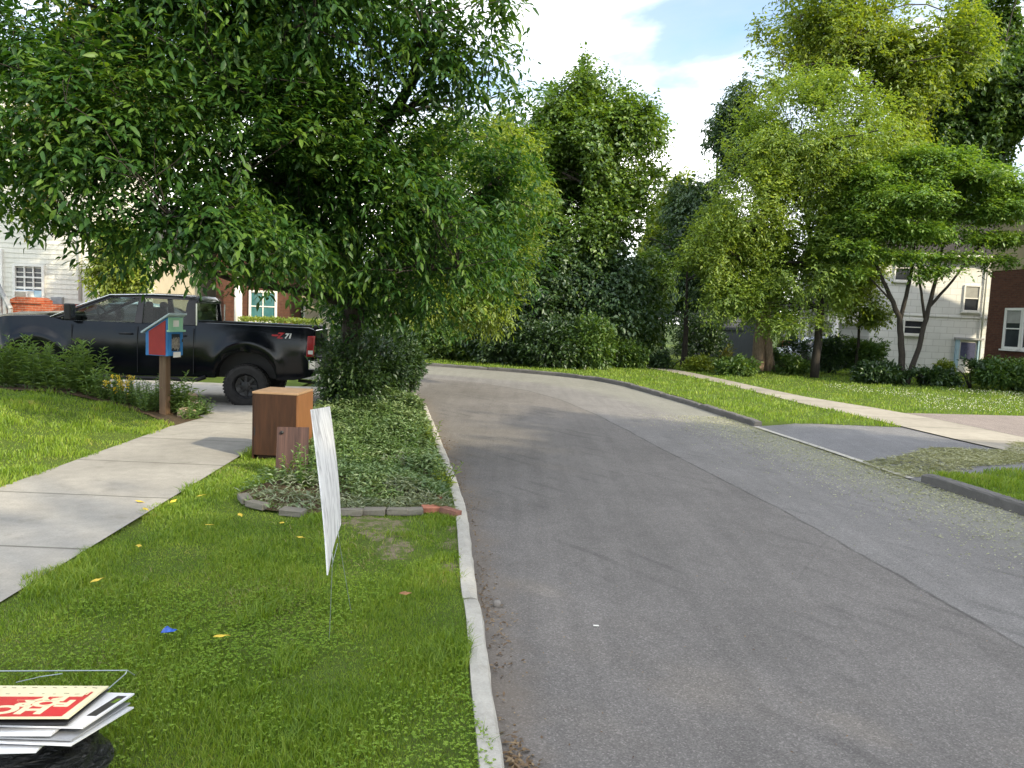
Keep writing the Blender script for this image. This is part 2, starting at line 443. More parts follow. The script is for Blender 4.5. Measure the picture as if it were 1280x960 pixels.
# the road: paired points along both kerbs, so that the bend keeps its width
ly = np.concatenate([np.linspace(-14, 12, 27), [13, 14, 15, 16, 17, 17.8, 18.5, 19.2, 19.8, 20.4, 20.9, 21.3, 21.7, 22.1, 22.5, 22.9, 23.3, 23.8, 24.4]])
ry = np.concatenate([np.linspace(-14, 12, 27), [13.4, 14.8, 16.2, 17.7, 19, 20.2, 21.4, 22.5, 23.5, 24.3, 25, 25.6, 26.2, 26.7, 27.2, 27.8, 28.5, 29.6, 31.5]])
A = np.stack([kerb_l(ly) - 0.02, ly], 1); B = np.stack([kerb_r(ry) + 0.02, ry], 1)
def road_z(x, y):
    return ROAD_Z
road = struct(ribbon('road', A, B, MAT['asphalt'], 14, ROAD_Z))

def kerb_pieces(name, f, y0, y1, w, side, mat, seed, seg=2.2, top=0.0, jit=0.012):
    rng = random.Random(seed); mb = MB(); y = y0
    while y < y1:
        L = min(seg * rng.uniform(0.75, 1.25), y1 - y)
        n = max(4, int(L / 0.11)); dx = rng.uniform(-jit, jit); dz = rng.uniform(-jit, jit)
        rings = []
        for i in range(n + 1):
            yy = y + 0.006 + (L - 0.012) * i / n
            x = float(f(yy)); sl = float(f(yy + .05) - f(yy - .05)) / 0.1
            nx, ny = 1 / math.hypot(1, sl), -sl / math.hypot(1, sl)
            j = lambda a: rng.uniform(-a, a)
            end = 0.018 if i in (0, n) else 0.0
            prof = [(0.0, ROAD_Z - 0.06), (0.008 + j(.004), -0.03 + j(.010) - end), (0.024 + j(.006), top - .006 + j(.007) - end), (w * 0.6 + j(.008), top + j(.007) - end), (w, top - .004 - end + j(.004)), (w + .01, ROAD_Z - .06)]
            rings.append([Vector((x + dx * .5 + side * o * nx, yy + side * o * ny, zz + (dz if zz > -.1 else 0))) for o, zz in prof])
        k = 6; vs_ = [v for r in rings for v in r]
        fs = [(i * k + a, i * k + a + 1, (i + 1) * k + a + 1, (i + 1) * k + a) for i in range(n) for a in range(k - 1)]
        fs += [tuple(range(k)), tuple(n * k + a for a in range(k))]
        mb.add(vs_, fs); y += L
    return mb.build(name, mat, None, False)
KW = 0.115
struct(kerb_pieces('kerb', kerb_l, -10, 23.5, KW, -1, MAT['kerb'], 3))
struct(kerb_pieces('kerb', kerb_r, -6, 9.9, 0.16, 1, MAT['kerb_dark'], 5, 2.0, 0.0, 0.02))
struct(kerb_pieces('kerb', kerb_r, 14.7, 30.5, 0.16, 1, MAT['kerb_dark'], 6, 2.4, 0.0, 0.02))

# left verge, sidewalk and raised front lawn
def mound(x, y):
    d = walk_out(y) - np.asarray(x, float)
    return 0.30 * smooth01(0.05, 2.6, d)
def vz(x, y): return 0.012 * math.sin(x * 2.1 + 1) * math.sin(y * 1.7) - 0.02
ys = np.linspace(-10, 19.7, 90)
struct(ribbon('verge', np.stack([walk_in(ys) - 0.05, ys], 1), np.stack([kerb_l(ys) - KW - 0.002, ys], 1), MAT['lawn'], 14, 0, vz))
ysw = np.linspace(-10, 12.85, 60)
struct(ribbon('sidewalk', np.stack([walk_out(ysw), ysw], 1), np.stack([walk_in(ysw), ysw], 1), MAT['walk'], 8, 0.004))
ysl = np.linspace(-10, 40, 110)
struct(ribbon('lawn', np.stack([walk_out(ysl) - 40, ysl], 1), np.stack([walk_out(ysl) + 0.06, ysl], 1), MAT['lawn'], 60, 0,
       lambda x, y: float(mound(x, y)) * float(1 - smooth01(12.9, 13.7, y)) * float(1 if y < 13.7 else 0) - 0.015 - 0.12 * float(smooth01(12.9, 13.6, y))))
ydr = np.array([12.86, 14.2, 15.5, 16.8, 18.0])
struct(ribbon('driveway', np.stack([np.full(5, -24.0), ydr + 1.5], 1), np.stack([kerb_l(ydr) - KW - .01, ydr], 1), MAT['walk'], 8, 0,
       lambda x, y: -0.10 + 0.10 * float(smooth01(-6, -2.5, x)) + 0.008))

# right side: verge, apron, sidewalk, second driveway, lawn
yv1 = np.concatenate([np.linspace(14.75, 15.6, 8), np.linspace(16, 31, 46)])
def rv_z(x, y):
    return -0.012 - .088 * (1 - float(smooth01(0, .5, y - 14.75))) * (1 - float(smooth01(0.1, 1.3, x - float(kerb_r(14.75)))))
struct(ribbon('verge', np.stack([kerb_r(yv1) + .16, yv1], 1), np.stack([rwalk_near(yv1) + 0.02, yv1], 1), MAT['lawn'], 14, 0, rv_z))
yv0 = np.linspace(-6, 9.9, 30)
struct(ribbon('verge', np.stack([kerb_r(yv0) + .16, yv0], 1), np.stack([rwalk_near(yv0) + 0.02 - 0.6 * smooth01(8.5, 9.9, yv0), yv0 + 1.2 * 0], 1), MAT['lawn'], 8, -0.012))
ya = np.linspace(9.6, 15.1, 24)
struct(ribbon('driveway', np.stack([kerb_r(ya) - .03, ya], 1), np.stack([rwalk_near(ya + 1.0 * (ya - 9.9) / 4.8) + .03, ya + 1.0 * (ya - 9.9) / 4.8], 1), MAT['apron'], 10, 0,
       lambda x, y: -0.108 + 0.09 * float(smooth01(0.0, 1.2, x - kerb_r(min(y, 14.7))))))
struct(ribbon('kerb', np.stack([kerb_r(ya[2:-2]) - .05, ya[2:-2]], 1), np.stack([kerb_r(ya[2:-2]) + .06, ya[2:-2]], 1), MAT['kerb'], 2, -0.100))
yw = np.linspace(-6, 35, 76)
struct(ribbon('sidewalk', np.stack([rwalk_near(yw), yw], 1), np.stack([rwalk_far(yw), yw], 1), MAT['walk2'], 6, 0.002))
yp = np.linspace(12.6, 17.2, 12)
struct(ribbon('driveway', np.stack([rwalk_far(yp) + 0.0, yp], 1), np.stack([rwalk_far(yp) + 14, yp + 2.0], 1), MAT['pink'], 8, 0.004))
yr = np.linspace(-6, 60, 70)
struct(ribbon('lawn', np.stack([rwalk_far(yr) - .02, yr], 1), np.stack([rwalk_far(yr) + 45, yr + 2], 1), MAT['lawn'], 20, -0.010))

# ------------------------------------------------------------------ grass (uncountable: stuff)
def blades(name, rng_seed, n_try, sampler, keep, zfun, h, w, mat, d0=3.0, dens_pow=1.55, label='', lean=0.5, cat='grass'):
    r = np.random.default_rng(rng_seed)
    p = sampler(r, n_try)
    d = np.hypot(p[:, 0], p[:, 1])
    k = r.random(len(p)) < np.minimum(1, (d0 / np.maximum(d, .1)) ** dens_pow)
    k &= keep(p, r)
    p = p[k]; d = d[k]; n = len(p)
    z = zfun(p[:, 0], p[:, 1])
    clump = 0.75 + 0.4 * pnoise(p, 5.0, rng_seed + 1)
    H = h * r.uniform(0.55, 1.3, n) * np.clip(clump, .45, 1.4)
    Wd = w * r.uniform(0.7, 1.3, n) * np.maximum(1, (d / 4.5) ** 0.8)
    a = r.uniform(0, 2 * np.pi, n); b = r.uniform(0, 2 * np.pi, n)
    side = np.stack([np.cos(a), np.sin(a), np.zeros(n)], 1)
    lv = np.stack([np.cos(b), np.sin(b), np.zeros(n)], 1) * (lean * r.uniform(0.2, 1.5, n))[:, None]
    base = np.column_stack([p, z - 0.01])
    up = np.array((0, 0, 1.0))
    m = base + (up * 0.62 + lv * 0.3) * H[:, None]
    t = base + (up * 0.95 + lv * 1.0) * H[:, None]
    hw = (side * Wd[:, None] / 2)
    V = np.stack([base - hw, base + hw, m + hw * 0.8, m - hw * 0.8, t], 1).reshape(-1, 3)
    i = np.arange(n)[:, None] * 5
    tri = np.concatenate([i + [0, 1, 2], i + [0, 2, 3], i + [3, 2, 4]])
    o = np_mesh(name, V, tri, mat, None)
    return tag(o, label, cat, None, 'stuff')
def in_poly(p, poly):
    x, y = p[:, 0], p[:, 1]; c = np.zeros(len(p), bool); n = len(poly)
    for i in range(n):
        x1, y1 = poly[i]; x2, y2 = poly[(i + 1) % n]
        hit = ((y1 > y) != (y2 > y)) & (x < (x2 - x1) * (y - y1) / (y2 - y1 + 1e-12) + x1)
        c ^= hit
    return c
bed_edge = [(-2.62, 7.35), (-2.45, 7.0), (-2.16, 6.78), (-1.85, 6.70), (-1.47, 6.86), (-0.84, 7.0), (-0.52, 6.98)]
bed_poly = bed_edge + [(-0.60, 7.6), (-0.82, 9.0), (-1.1, 10.6), (-1.40, 12.5), (-1.85, 14.6), (-3.4, 14.6), (-3.1, 12.0), (-2.35, 9.4), (-2.35, 8.5)]
bare = [(-1.05, 6.35, .34), (-.86, 5.85, .26), (-1.28, 6.55, .22), (-.42, 6.1, .2), (-.36, 5.5, .13), (-2.35, 7.35, .25), (-.40, 6.5, .16)]
def bare_k(p, r):
    k = np.ones(len(p), bool)
    for x, y, rad in bare:
        dd = np.hypot(p[:, 0] - x, (p[:, 1] - y) * 0.8) / rad + 0.35 * pnoise(p, 9, 5)
        k &= ~((dd < 1) & (r.random(len(p)) < 0.72))
    return k
def verge_keep(p, r):
    x, y = p[:, 0], p[:, 1]
    wob = 0.05 * pnoise(p[:, 1:2] * 1.0, 7, 9)
    k = (x > walk_in(y) - 0.02 + wob) & (x < kerb_l(y) - KW + 0.02 + 0.03 * pnoise(p[:, 1:2], 4, 8))
    return k & ~in_poly(p, bed_poly) & bare_k(p, r)
zverge = lambda x, y: 0.012 * np.sin(x * 2.1 + 1) * np.sin(y * 1.7) - 0.02
blades('lawn_grass', 11, 800000, lambda r, n: np.stack([r.uniform(-3.8, 0.1, n), r.uniform(2.2, 14.5, n) ** 1.0], 1), verge_keep, zverge, 0.050, 0.0040, MAT['grass'], 3.8, 1.25, 'mown green grass of the verge between sidewalk and road')
MAT['thatch'] = leaf_mat('dry thatch', [(0.16, 0.14, 0.06), (0.30, 0.26, 0.12), (0.42, 0.37, 0.20)], 1.5, .2, .02)
blades('lawn_grass', 16, 300000, lambda r, n: np.stack([r.uniform(-3.8, 0.1, n), r.uniform(2.2, 12.5, n)], 1), lambda p, r: verge_keep(p, r) & (pnoise(p, 6.5, 77) > .95), zverge, 0.085, 0.0048, MAT['grass'], 3.8, 1.25, 'longer grass tufts standing out of the mown verge', .7)
blades('dry_thatch', 17, 260000, lambda r, n: np.stack([r.uniform(-3.8, 0.1, n), r.uniform(2.2, 12.5, n)], 1), lambda p, r: verge_keep(p, r) & (r.random(len(p)) < np.clip(.05 + .22 * pnoise(p, 1.8, 78), 0, .5)), zverge, 0.036, 0.0035, MAT['thatch'], 3.8, 1.25, 'dry straw coloured blades between the green grass of the verge', 1.4, 'thatch')
far_edge = lerp_curve([(-9.5, 12.45), (-8.3, 12.35), (-7.4, 12.3), (-6.6, 12.25), (-6.0, 12.1), (-5.5, 11.85), (-4.9, 11.2)])
def lawn_keep(p, r):
    x, y = p[:, 0], p[:, 1]
    return (x < walk_out(y) + 0.03 + 0.04 * pnoise(p[:, 1:2], 6, 3)) & (y < np.where(x < -4.95, far_edge(np.clip(x, -9.5, -4.9)), 12))
blades('lawn_grass', 12, 520000, lambda r, n: np.stack([r.uniform(-11.5, -4.4, n), r.uniform(4.5, 12.5, n)], 1), lawn_keep, lambda x, y: mound(x, y) - 0.015, 0.075, 0.0045, MAT['grass'], 3.4, 1.5, 'bright raised front lawn left of the sidewalk')
blades('lawn_grass', 13, 420000, lambda r, n: np.stack([r.uniform(-6, 9, n), r.uniform(14.7, 31, n)], 1),
       lambda p, r: (p[:, 0] > kerb_r(p[:, 1]) + .1) & (p[:, 0] < rwalk_near(p[:, 1]) + .05), lambda x, y: x * 0 - 0.012, 0.09, 0.005, MAT['grass'], 5.0, 1.35, 'sunlit grass strip beyond the driveway across the road')
blades('lawn_grass', 14, 160000, lambda r, n: np.stack([r.uniform(5, 9, n), r.uniform(4, 11.5, n)], 1),
       lambda p, r: (p[:, 0] > kerb_r(p[:, 1]) + .1) & (p[:, 0] < rwalk_near(p[:, 1]) - 0.6 * smooth01(8.5, 9.9, p[:, 1])) & (p[:, 1] < 9.95 + (p[:, 0] - 5.6) * 0.42), lambda x, y: x * 0 - 0.012, 0.09, 0.005, MAT['grass'], 5.0, 1.35, 'grass strip this side of the driveway across the road')
blades('lawn_grass', 15, 800000, lambda r, n: np.stack([r.uniform(4.5, 26, n), r.uniform(13, 36, n)], 1),
       lambda p, r: (p[:, 0] > rwalk_far(p[:, 1]) - .03) & ~((p[:, 1] > 12.6) & (p[:, 1] < 17.2 + (p[:, 0] - 9) / 7)), lambda x, y: x * 0 - 0.01, 0.085, 0.005, MAT['grass'], 4.5, 1.35, 'shaded green front lawns across the road')

# ------------------------------------------------------------------ leaves, trees, shrubs, plants
def leaf_cloud(name, base, dirv, up, L, W, mat, parent, fold=0.3, curl=0.18, fine=False):
    dirv = unit(dirv); side = unit(np.cross(dirv, up)); nrm = np.cross(side, dirv)
    L = L[:, None]; W = W[:, None]; n = len(base)
    t = base + dirv * L - nrm * curl * L
    if fine:
        m1 = base + dirv * L * 0.30 + nrm * 0.02 * L; m2 = base + dirv * L * 0.66 - nrm * curl * L * 0.42
        l1 = m1 + side * W * .46 + nrm * fold * W * .46; r1 = m1 - side * W * .46 + nrm * fold * W * .46
        l2 = m2 + side * W * .40 + nrm * fold * W * .40; r2 = m2 - side * W * .40 + nrm * fold * W * .40
        V = np.stack([base, l1, l2, t, r2, r1, m1, m2], 1).reshape(-1, 3)
        i = np.arange(n)[:, None] * 8
        F = np.concatenate([i + [0, 1, 6], i + [1, 2, 7], i + [1, 7, 6], i + [2, 3, 7], i + [0, 6, 5], i + [5, 6, 7], i + [5, 7, 4], i + [4, 7, 3]])
    else:
        m = base + dirv * L * 0.45
        l = m + side * W * .5 + nrm * fold * W * .5; r = m - side * W * .5 + nrm * fold * W * .5
        V = np.stack([base, l, t, r], 1).reshape(-1, 3)
        i = np.arange(n)[:, None] * 4
        F = np.concatenate([i + [0, 1, 2], i + [0, 2, 3]])
    return np_mesh(name, V, F, mat, parent)

def sample_blobs(r, blobs, n, thr, freq, seed, shell=0.5):
    vol = np.array([b[3] * b[4] * b[5] * (b[6] if len(b) > 6 else 1) for b in blobs]); vol = vol / vol.sum()
    k = r.choice(len(blobs), size=n, p=vol)
    B = np.array([b[:6] for b in blobs])[k]
    d = unit(r.normal(size=(n, 3)))
    rad = r.random(n) ** shell * (0.72 + 0.28 * r.random(n))
    wob = 1 + 0.16 * pnoise(d * 3 + k[:, None] * 7.3, 1.7, seed + 5)
    p = B[:, :3] + d * B[:, 3:6] * (rad * wob)[:, None]
    keep = pnoise(p, freq, seed) > thr
    return p[keep], unit(d[keep] / B[keep, 3:6] * B[keep, 3:6].mean(1, keepdims=True))

def grow(mb, base_pts, base_r, targets, r0, r1, rng, sag=0.12, n_seg=5, sides=5, rise=0.2, spread=0.5):
    """tapered limbs from the nearest lower woody point to each target; returns the new woody points"""
    pts = [np.asarray(p, float) for p in base_pts]; rad = list(base_r)
    new_p, new_r = [], []
    arr = np.array(pts); ra = np.array(rad)
    for T in targets:
        T = np.asarray(T, float)
        d = np.linalg.norm(arr - T, axis=1) + np.maximum(0, arr[:, 2] - T[2] + rise) * 2.0
        i = int(np.argmin(d)); S = arr[i]
        ln = np.linalg.norm(T - S)
        if ln < 0.05: continue
        mid = (S + T) / 2 + np.array((0, 0, 1)) * ln * sag + rng.normal(size=3) * ln * 0.06
        tt = np.linspace(0, 1, n_seg + 1)[:, None]
        path = (1 - tt) ** 2 * S + 2 * tt * (1 - tt) * mid + tt ** 2 * T
        path[1:-1] += rng.normal(size=(n_seg - 1, 3)) * ln * 0.018
        a = min(r0, ra[i] * 0.75)
        rr = [a + (r1 - a) * (q ** 0.8) for q in np.linspace(0, 1, n_seg + 1)]
        mb.tube(path, rr, sides, caps=False)
        new_p += list(path[1:]); new_r += rr[1:]
    return new_p, new_r

def tree(name, label, cat, base, trunks, blobs, n_tips, per, L, W, lmat, bmat, seed, droop=0.5, thr=-0.25, freq=1.2, limbs=14, subs=80, twigs=0,
         twig_len=0.5, flat=0.0, fine=False, shell=0.5, group=None, trunk_r=0.15, limb_r=0.07, sub_r=0.022, low=None):
    """trunks: list of (points, radii)"""
    r = np.random.default_rng(seed)
    root = thing(name, label, cat, base, 0, group); b = np.array(base, float)
    tips, out = sample_blobs(r, blobs, n_tips, thr, freq, seed + 1, shell)
    if low is not None:
        k = tips[:, 2] > low; tips, out = tips[k], out[k]
    mb = MB(); wp, wr = [], []
    for pts, rad in trunks:
        pts = np.asarray(pts, float)
        # densify
        q = np.linspace(0, len(pts) - 1, 4 * (len(pts) - 1) + 1)
        dp = np.stack([np.interp(q, range(len(pts)), pts[:, k]) for k in range(3)], 1); dr = np.interp(q, range(len(pts)), rad)
        dp[1:-1, :2] += r.normal(size=(len(dp) - 2, 2)) * 0.12 * dr[1:-1, None]
        mb.tube(dp - b, list(dr), 10)
        s = len(dp) // 3
        wp += list(dp[s:] - b); wr += list(dr[s:])
    if len(tips):
        sel = tips[r.choice(len(tips), size=min(limbs, len(tips)), replace=False)] - b
        sel = sel[np.argsort(np.linalg.norm(sel - np.array(wp).mean(0), axis=1))]
        p1, r1 = grow(mb, wp, wr, sel, limb_r, limb_r * .3, r, 0.14, 6, 6)
        wp += p1; wr += r1
        sel = tips[r.choice(len(tips), size=min(subs, len(tips)), replace=False)] - b
        p2, r2 = grow(mb, wp, wr, sel, sub_r, 0.006, r, 0.1, 4, 4, 0.0)
        wp += p2; wr += r2
        if twigs:
            sel = tips[r.choice(len(tips), size=min(twigs, len(tips)), replace=False)] - b
            grow(mb, wp, wr, sel, 0.008, 0.003, r, 0.06, 3, 3, 0.0)
    mb.build('trunk', bmat, root, True, normals=False)
    n = len(tips)
    if n:
        td = unit(out * 0.9 + r.normal(size=(n, 3)) * 0.55 + np.array((0, 0, -0.35 * droop)))
        td[:, 2] *= (1 - flat); td = unit(td)
        q = np.repeat(np.arange(n), per); m = len(q)
        tpos = np.tile(np.linspace(0, 1, per), n) + r.uniform(-.06, .06, m)
        bp = tips[q] + td[q] * ((tpos - 0.6) * twig_len)[:, None] - np.array((0, 0, 1.0)) * (tpos ** 2 * droop * twig_len * 0.35)[:, None]
        sgn = np.where(np.tile(np.arange(per), n) % 2 == 0, 1.0, -1.0)
        sd = unit(np.cross(td[q], np.array((0, 0, 1.0))) + r.normal(size=(m, 3)) * 0.1)
        ld = td[q] * (0.35 + 0.6 * tpos)[:, None] + sd * (sgn * (1.05 - 0.55 * tpos))[:, None] + np.array((0, 0, -1.0)) * (droop * r.uniform(.3, 1.3, m))[:, None] + r.normal(size=(m, 3)) * 0.25
        ld[:, 2] *= (1 - flat)
        upv = unit(np.array((0, 0, 1.0)) + r.normal(size=(m, 3)) * (0.42 - 0.25 * flat) + out[q] * 0.25)
        LL = L * r.uniform(0.45, 1.35, m); WW = W * (LL / L) ** .7 * r.uniform(0.75, 1.2, m)
        leaf_cloud('crown', bp - b, ld, upv, LL, WW, lmat, root, 0.28, 0.2, fine)
    return root

LEAF = {
 'walnut': leaf_mat('dark lance leaf', [(0.012, 0.046, 0.011), (0.04, 0.11, 0.018), (0.14, 0.235, 0.03)], 0.8, 0.42, 0.025, 0.5),
 'maple': leaf_mat('maple leaf', [(0.045, 0.10, 0.015), (0.11, 0.205, 0.026), (0.23, 0.33, 0.035)], 0.35, 0.42, 0.06),
 'locust': leaf_mat('pale locust leaf', [(0.10, 0.18, 0.035), (0.20, 0.30, 0.05), (0.34, 0.42, 0.06)], 0.28, 0.45, 0.04),
 'airy': leaf_mat('airy yellow green leaf', [(0.085, 0.15, 0.025), (0.19, 0.27, 0.035), (0.36, 0.42, 0.05)], 0.3, 0.5, 0.04),
 'dogwood': leaf_mat('dogwood leaf', [(0.07, 0.16, 0.025), (0.15, 0.27, 0.04), (0.27, 0.38, 0.06)], 0.5, 0.45, 0.05),
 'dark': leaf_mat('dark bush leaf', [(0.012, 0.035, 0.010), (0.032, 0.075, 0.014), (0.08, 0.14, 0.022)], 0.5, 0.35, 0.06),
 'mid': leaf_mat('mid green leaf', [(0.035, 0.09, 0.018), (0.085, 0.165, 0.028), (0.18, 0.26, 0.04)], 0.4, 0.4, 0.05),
 'blue': leaf_mat('blue green leaf', [(0.022, 0.055, 0.024), (0.05, 0.105, 0.036), (0.11, 0.17, 0.05)], 0.35, 0.35, 0.05),
 'rusty': leaf_mat('rusty yellow leaf', [(0.05, 0.075, 0.015), (0.13, 0.15, 0.025), (0.34, 0.27, 0.05)], 0.6, 0.48, 0.05),
 'lime': leaf_mat('lime hedge leaf', [(0.10, 0.16, 0.02), (0.20, 0.27, 0.025), (0.34, 0.38, 0.04)], 1.0, 0.4, 0.05),
 'plant': leaf_mat('perennial leaf', [(0.07, 0.15, 0.03), (0.15, 0.25, 0.055), (0.26, 0.36, 0.10)], 1.2, 0.32, 0.06),
 'bed': leaf_mat('ground cover leaf', [(0.06, 0.12, 0.035), (0.13, 0.21, 0.07), (0.25, 0.32, 0.14)], 1.1, 0.3, 0.06),
 'silver': leaf_mat('silver grey leaf', [(0.12, 0.17, 0.09), (0.22, 0.27, 0.17), (0.36, 0.39, 0.30)], 1.5, 0.3, 0.05),
}
def blob(px, py, Y, rx, ry, rz, wgt=1.0):
    p = P(px, py, Y); return (p.x, p.y, p.z, rx, ry, rz, wgt)

# the big leafy tree on the verge, leaning over sidewalk and truck
tb = Vector((-2.75, 13.0, -0.02))
k1, k2, k3 = P(432, 285, 12.2), P(462, 190, 11.7), P(520, 95, 11.1)
big_blobs = [blob(330, 205, 10.2, 2.5, 2.5, 1.75), blob(150, 170, 9.2, 1.7, 1.9, 1.5), blob(280, 280, 9.2, 1.5, 1.4, 0.70), blob(520, 250, 11.8, 1.9, 2.2, 1.9, .9),
             blob(560, 70, 10.6, 1.15, 1.3, .85, .8), blob(330, -30, 10.0, 3.2, 2.8, 1.7, .9), blob(50, 70, 9.6, 1.7, 1.8, 1.4, .9), blob(625, 235, 13.0, .95, 1.4, 1.2, .8),
             blob(450, 345, 12.4, 1.0, 1.0, .75), blob(625, 5, 10.0, .55, .6, .26), blob(10, 205, 8.8, .9, .9, .6, .9), blob(590, 330, 13.4, 1.4, 1.2, .9), blob(520, 385, 13.2, 1.5, 1.0, .5, 1.1), blob(435, 390, 13.0, .8, .7, .45, 1.1),
             blob(340, 315, 10.0, 1.0, 1.0, .36, 1.0), blob(190, 278, 9.4, 0.9, 0.9, .40, .9), blob(75, 278, 9.4, 1.0, .9, .16, .6), blob(15, 262, 9.0, .9, .9, .2, .6), blob(650, 120, 12.5, .6, .8, .5, .5), blob(380, 210, 11.2, 1.6, 1.6, 1.5)]
tree('street_tree', 'big spreading tree with drooping lance-shaped dark leaves over the sidewalk and truck', 'tree', tb,
     [([tb, (-2.72, 12.95, 1.2), (-2.66, 12.7, 2.2), k1, k2, k3, P(560, 20, 10.6)], [.21, .18, .165, .14, .10, .07, .03]),
      ([(-2.66, 12.7, 2.2), P(380, 250, 11.5), P(310, 120, 10.6), P(270, -30, 10)], [.13, .10, .07, .03]),
      ([(-2.68, 12.8, 1.9), P(385, 366, 11.8), P(300, 352, 11.0), P(200, 318, 10.0), P(80, 285, 9.4)], [.10, .06, .045, .03, .012]),
      ([(-2.68, 12.75, 2.0), P(500, 290, 12.6), P(590, 250, 13.0), P(650, 200, 13.2)], [.10, .07, .045, .015])],
     big_blobs, 14500, 10, 0.122, 0.043, LEAF['walnut'], MAT['bark_dark'], 101, droop=0.42, flat=.18, thr=-0.8, freq=2.3, limbs=34, subs=260, twigs=1100, twig_len=0.42, fine=True, limb_r=.05, sub_r=.018)

def simple_tree(name, label, cat, px, Y, zb, blobs, n_tips, per, L, W, lm, bm, seed, tr=0.18, top_py=None, **k):
    g = P(px, 470, Y); base = Vector((g.x, Y, zb))
    c = np.array([b[:3] for b in blobs]).mean(0)
    zt = c[2] + .45 * (max(b[2] + b[5] for b in blobs) - c[2])
    trunks = [([base, (base.x + .05, Y, zb + (zt - zb) * .3), (base.x * .6 + c[0] * .4, Y * .6 + c[1] * .4, zb + (zt - zb) * .62), (c[0], c[1], zt)], [tr, tr * .8, tr * .5, tr * .12])]
    return tree(name, label, cat, base, trunks, blobs, n_tips, per, L, W, lm, bm, seed, **k)

MF = 31 / 27
simple_tree('maple_tree', 'round dark green maple beside the open sky beyond the bend of the road', 'tree', 715, 31, -.2,
    [blob(px, py, 31 + dy, rx * MF, ry * MF, rz * MF, *w) for px, py, dy, rx, ry, rz, *w in
     [(775, 165, 0, 1.7, 2.0, 1.5), (735, 108, 0, .9, 1.1, 1.0), (795, 150, 0, 1.2, 1.2, .8), (780, 245, 0, 1.3, 1.6, 1.2), (690, 220, .5, 2.6, 2.5, 2.4), (655, 165, 1, 1.5, 1.8, 1.3), (740, 290, 0, 2.2, 2.0, 1.4), (735, 180, 0, 1.8, 2, 1.8), (700, 140, .3, 1.4, 1.6, 1.2), (765, 215, .3, 1.5, 1.6, 1.5), (715, 250, .2, 2, 1.8, 1.8),
      (730, 75, 0, .35, .4, .5, .7), (775, 110, 0, .6, .7, .5, .8), (825, 175, 0, .5, .6, .5, .8), (680, 320, 0, 2.2, 1.8, 1.2), (720, 365, -.4, 1.9, 1.5, 1.0), (775, 335, -.2, 1.4, 1.2, .9), (820, 215, 0, .7, .9, .5, .8)]],
    21000, 7, .16, .12, LEAF['maple'], MAT['bark'], 201, tr=.22, thr=-.6, freq=2.0, droop=.35, subs=180, twigs=300, twig_len=.55)
simple_tree('ash_tree', 'olive sunlit tree just behind the right side of the big spreading tree', 'tree', 462, 18.2, -.1,
    [blob(600, 190, 20, 1.5, 1.6, 1.3), blob(640, 250, 20, 1.3, 1.5, 1.2), blob(560, 290, 20, 1.6, 1.6, 1.4), blob(630, 320, 20, 1.1, 1.3, 1.0), blob(540, 210, 20, 1.4, 1.4, 1.2), blob(520, 370, 19.5, 1.5, 1.2, .8), blob(600, 380, 20, 1.2, 1.2, .8)],
    8500, 8, .14, .055, LEAF['airy'], MAT['bark_dark'], 205, tr=.14, thr=-.5, freq=2.0, droop=.4, subs=120, twigs=200, twig_len=.45)
simple_tree('small_tree', 'small sunlit tree in front of the white porch', 'tree', 1068, 30.5, 0,
    [blob(1068, 375, 30.5, 1.1, 1.0, 1.1), blob(1085, 340, 30.5, .9, .9, .8), blob(1055, 345, 30.5, .9, .9, .9), blob(1095, 395, 30.3, .8, .7, .6)], 2200, 7, .14, .07, LEAF['airy'], MAT['bark_dark'], 206, tr=.07, thr=-.4, freq=2.2, droop=.3, subs=40, twigs=40, twig_len=.4)
simple_tree('locust_tree', 'pale feathery tree with yellow sunlit top on the lawn across the road', 'tree', 1018, 28, 0,
    [blob(1000, 190, 28, 2.9, 2.8, 2.4), blob(1060, 160, 28, 2.2, 2.2, 2.0), blob(940, 260, 28, 2.4, 2.4, 2.4), blob(1010, 330, 27.6, 2.5, 2.2, 1.9), blob(1055, 270, 28, 2.4, 2.2, 2.2), blob(920, 365, 28, 2.0, 1.8, 1.4), blob(1030, 110, 28.5, 1.5, 1.6, .9), blob(900, 310, 28, 1.7, 1.8, 1.6), blob(960, 170, 28, 1.6, 1.8, 1.4), blob(985, 405, 27.5, 2.0, 1.4, .7), blob(1060, 365, 27.8, 1.3, 1.4, 1.1), blob(870, 340, 28.5, 1.3, 1.4, 1.4, .9), blob(1100, 230, 28.5, 1.6, 1.6, 2.2), blob(980, 100, 28.5, .8, .9, .8, .8), blob(890, 235, 28.5, .8, .9, .9, .8)],
    21000, 8, .13, .06, LEAF['locust'], MAT['bark_dark'], 301, tr=.16, thr=-.45, freq=2.1, droop=.2, subs=200, twigs=150, twig_len=.5)
simple_tree('tall_tree', 'tall open tree with bare upright branches showing against the sky', 'tree', 1085, 37, 0,
    [blob(1075, 60, 37, 4.2, 3.5, 3.2), blob(1010, 30, 37, 2.4, 2.5, 2.4), blob(1130, 100, 36, 1.8, 2.2, 3.8, 1.5), blob(1050, -60, 37, 4.5, 3.5, 3), blob(965, 100, 37, 1.6, 1.8, 1.8), blob(1085, 210, 37, 3.5, 3, 3), blob(950, 40, 37, .9, 1, 1.2, .7), blob(1190, 60, 36, 2.2, 2.2, 3.2)],
    13000, 7, .20, .11, LEAF['airy'], MAT['bark'], 302, tr=.22, thr=-.3, freq=1.6, droop=.25, limbs=60, subs=260, twigs=200, twig_len=.6, limb_r=.08, sub_r=.03)
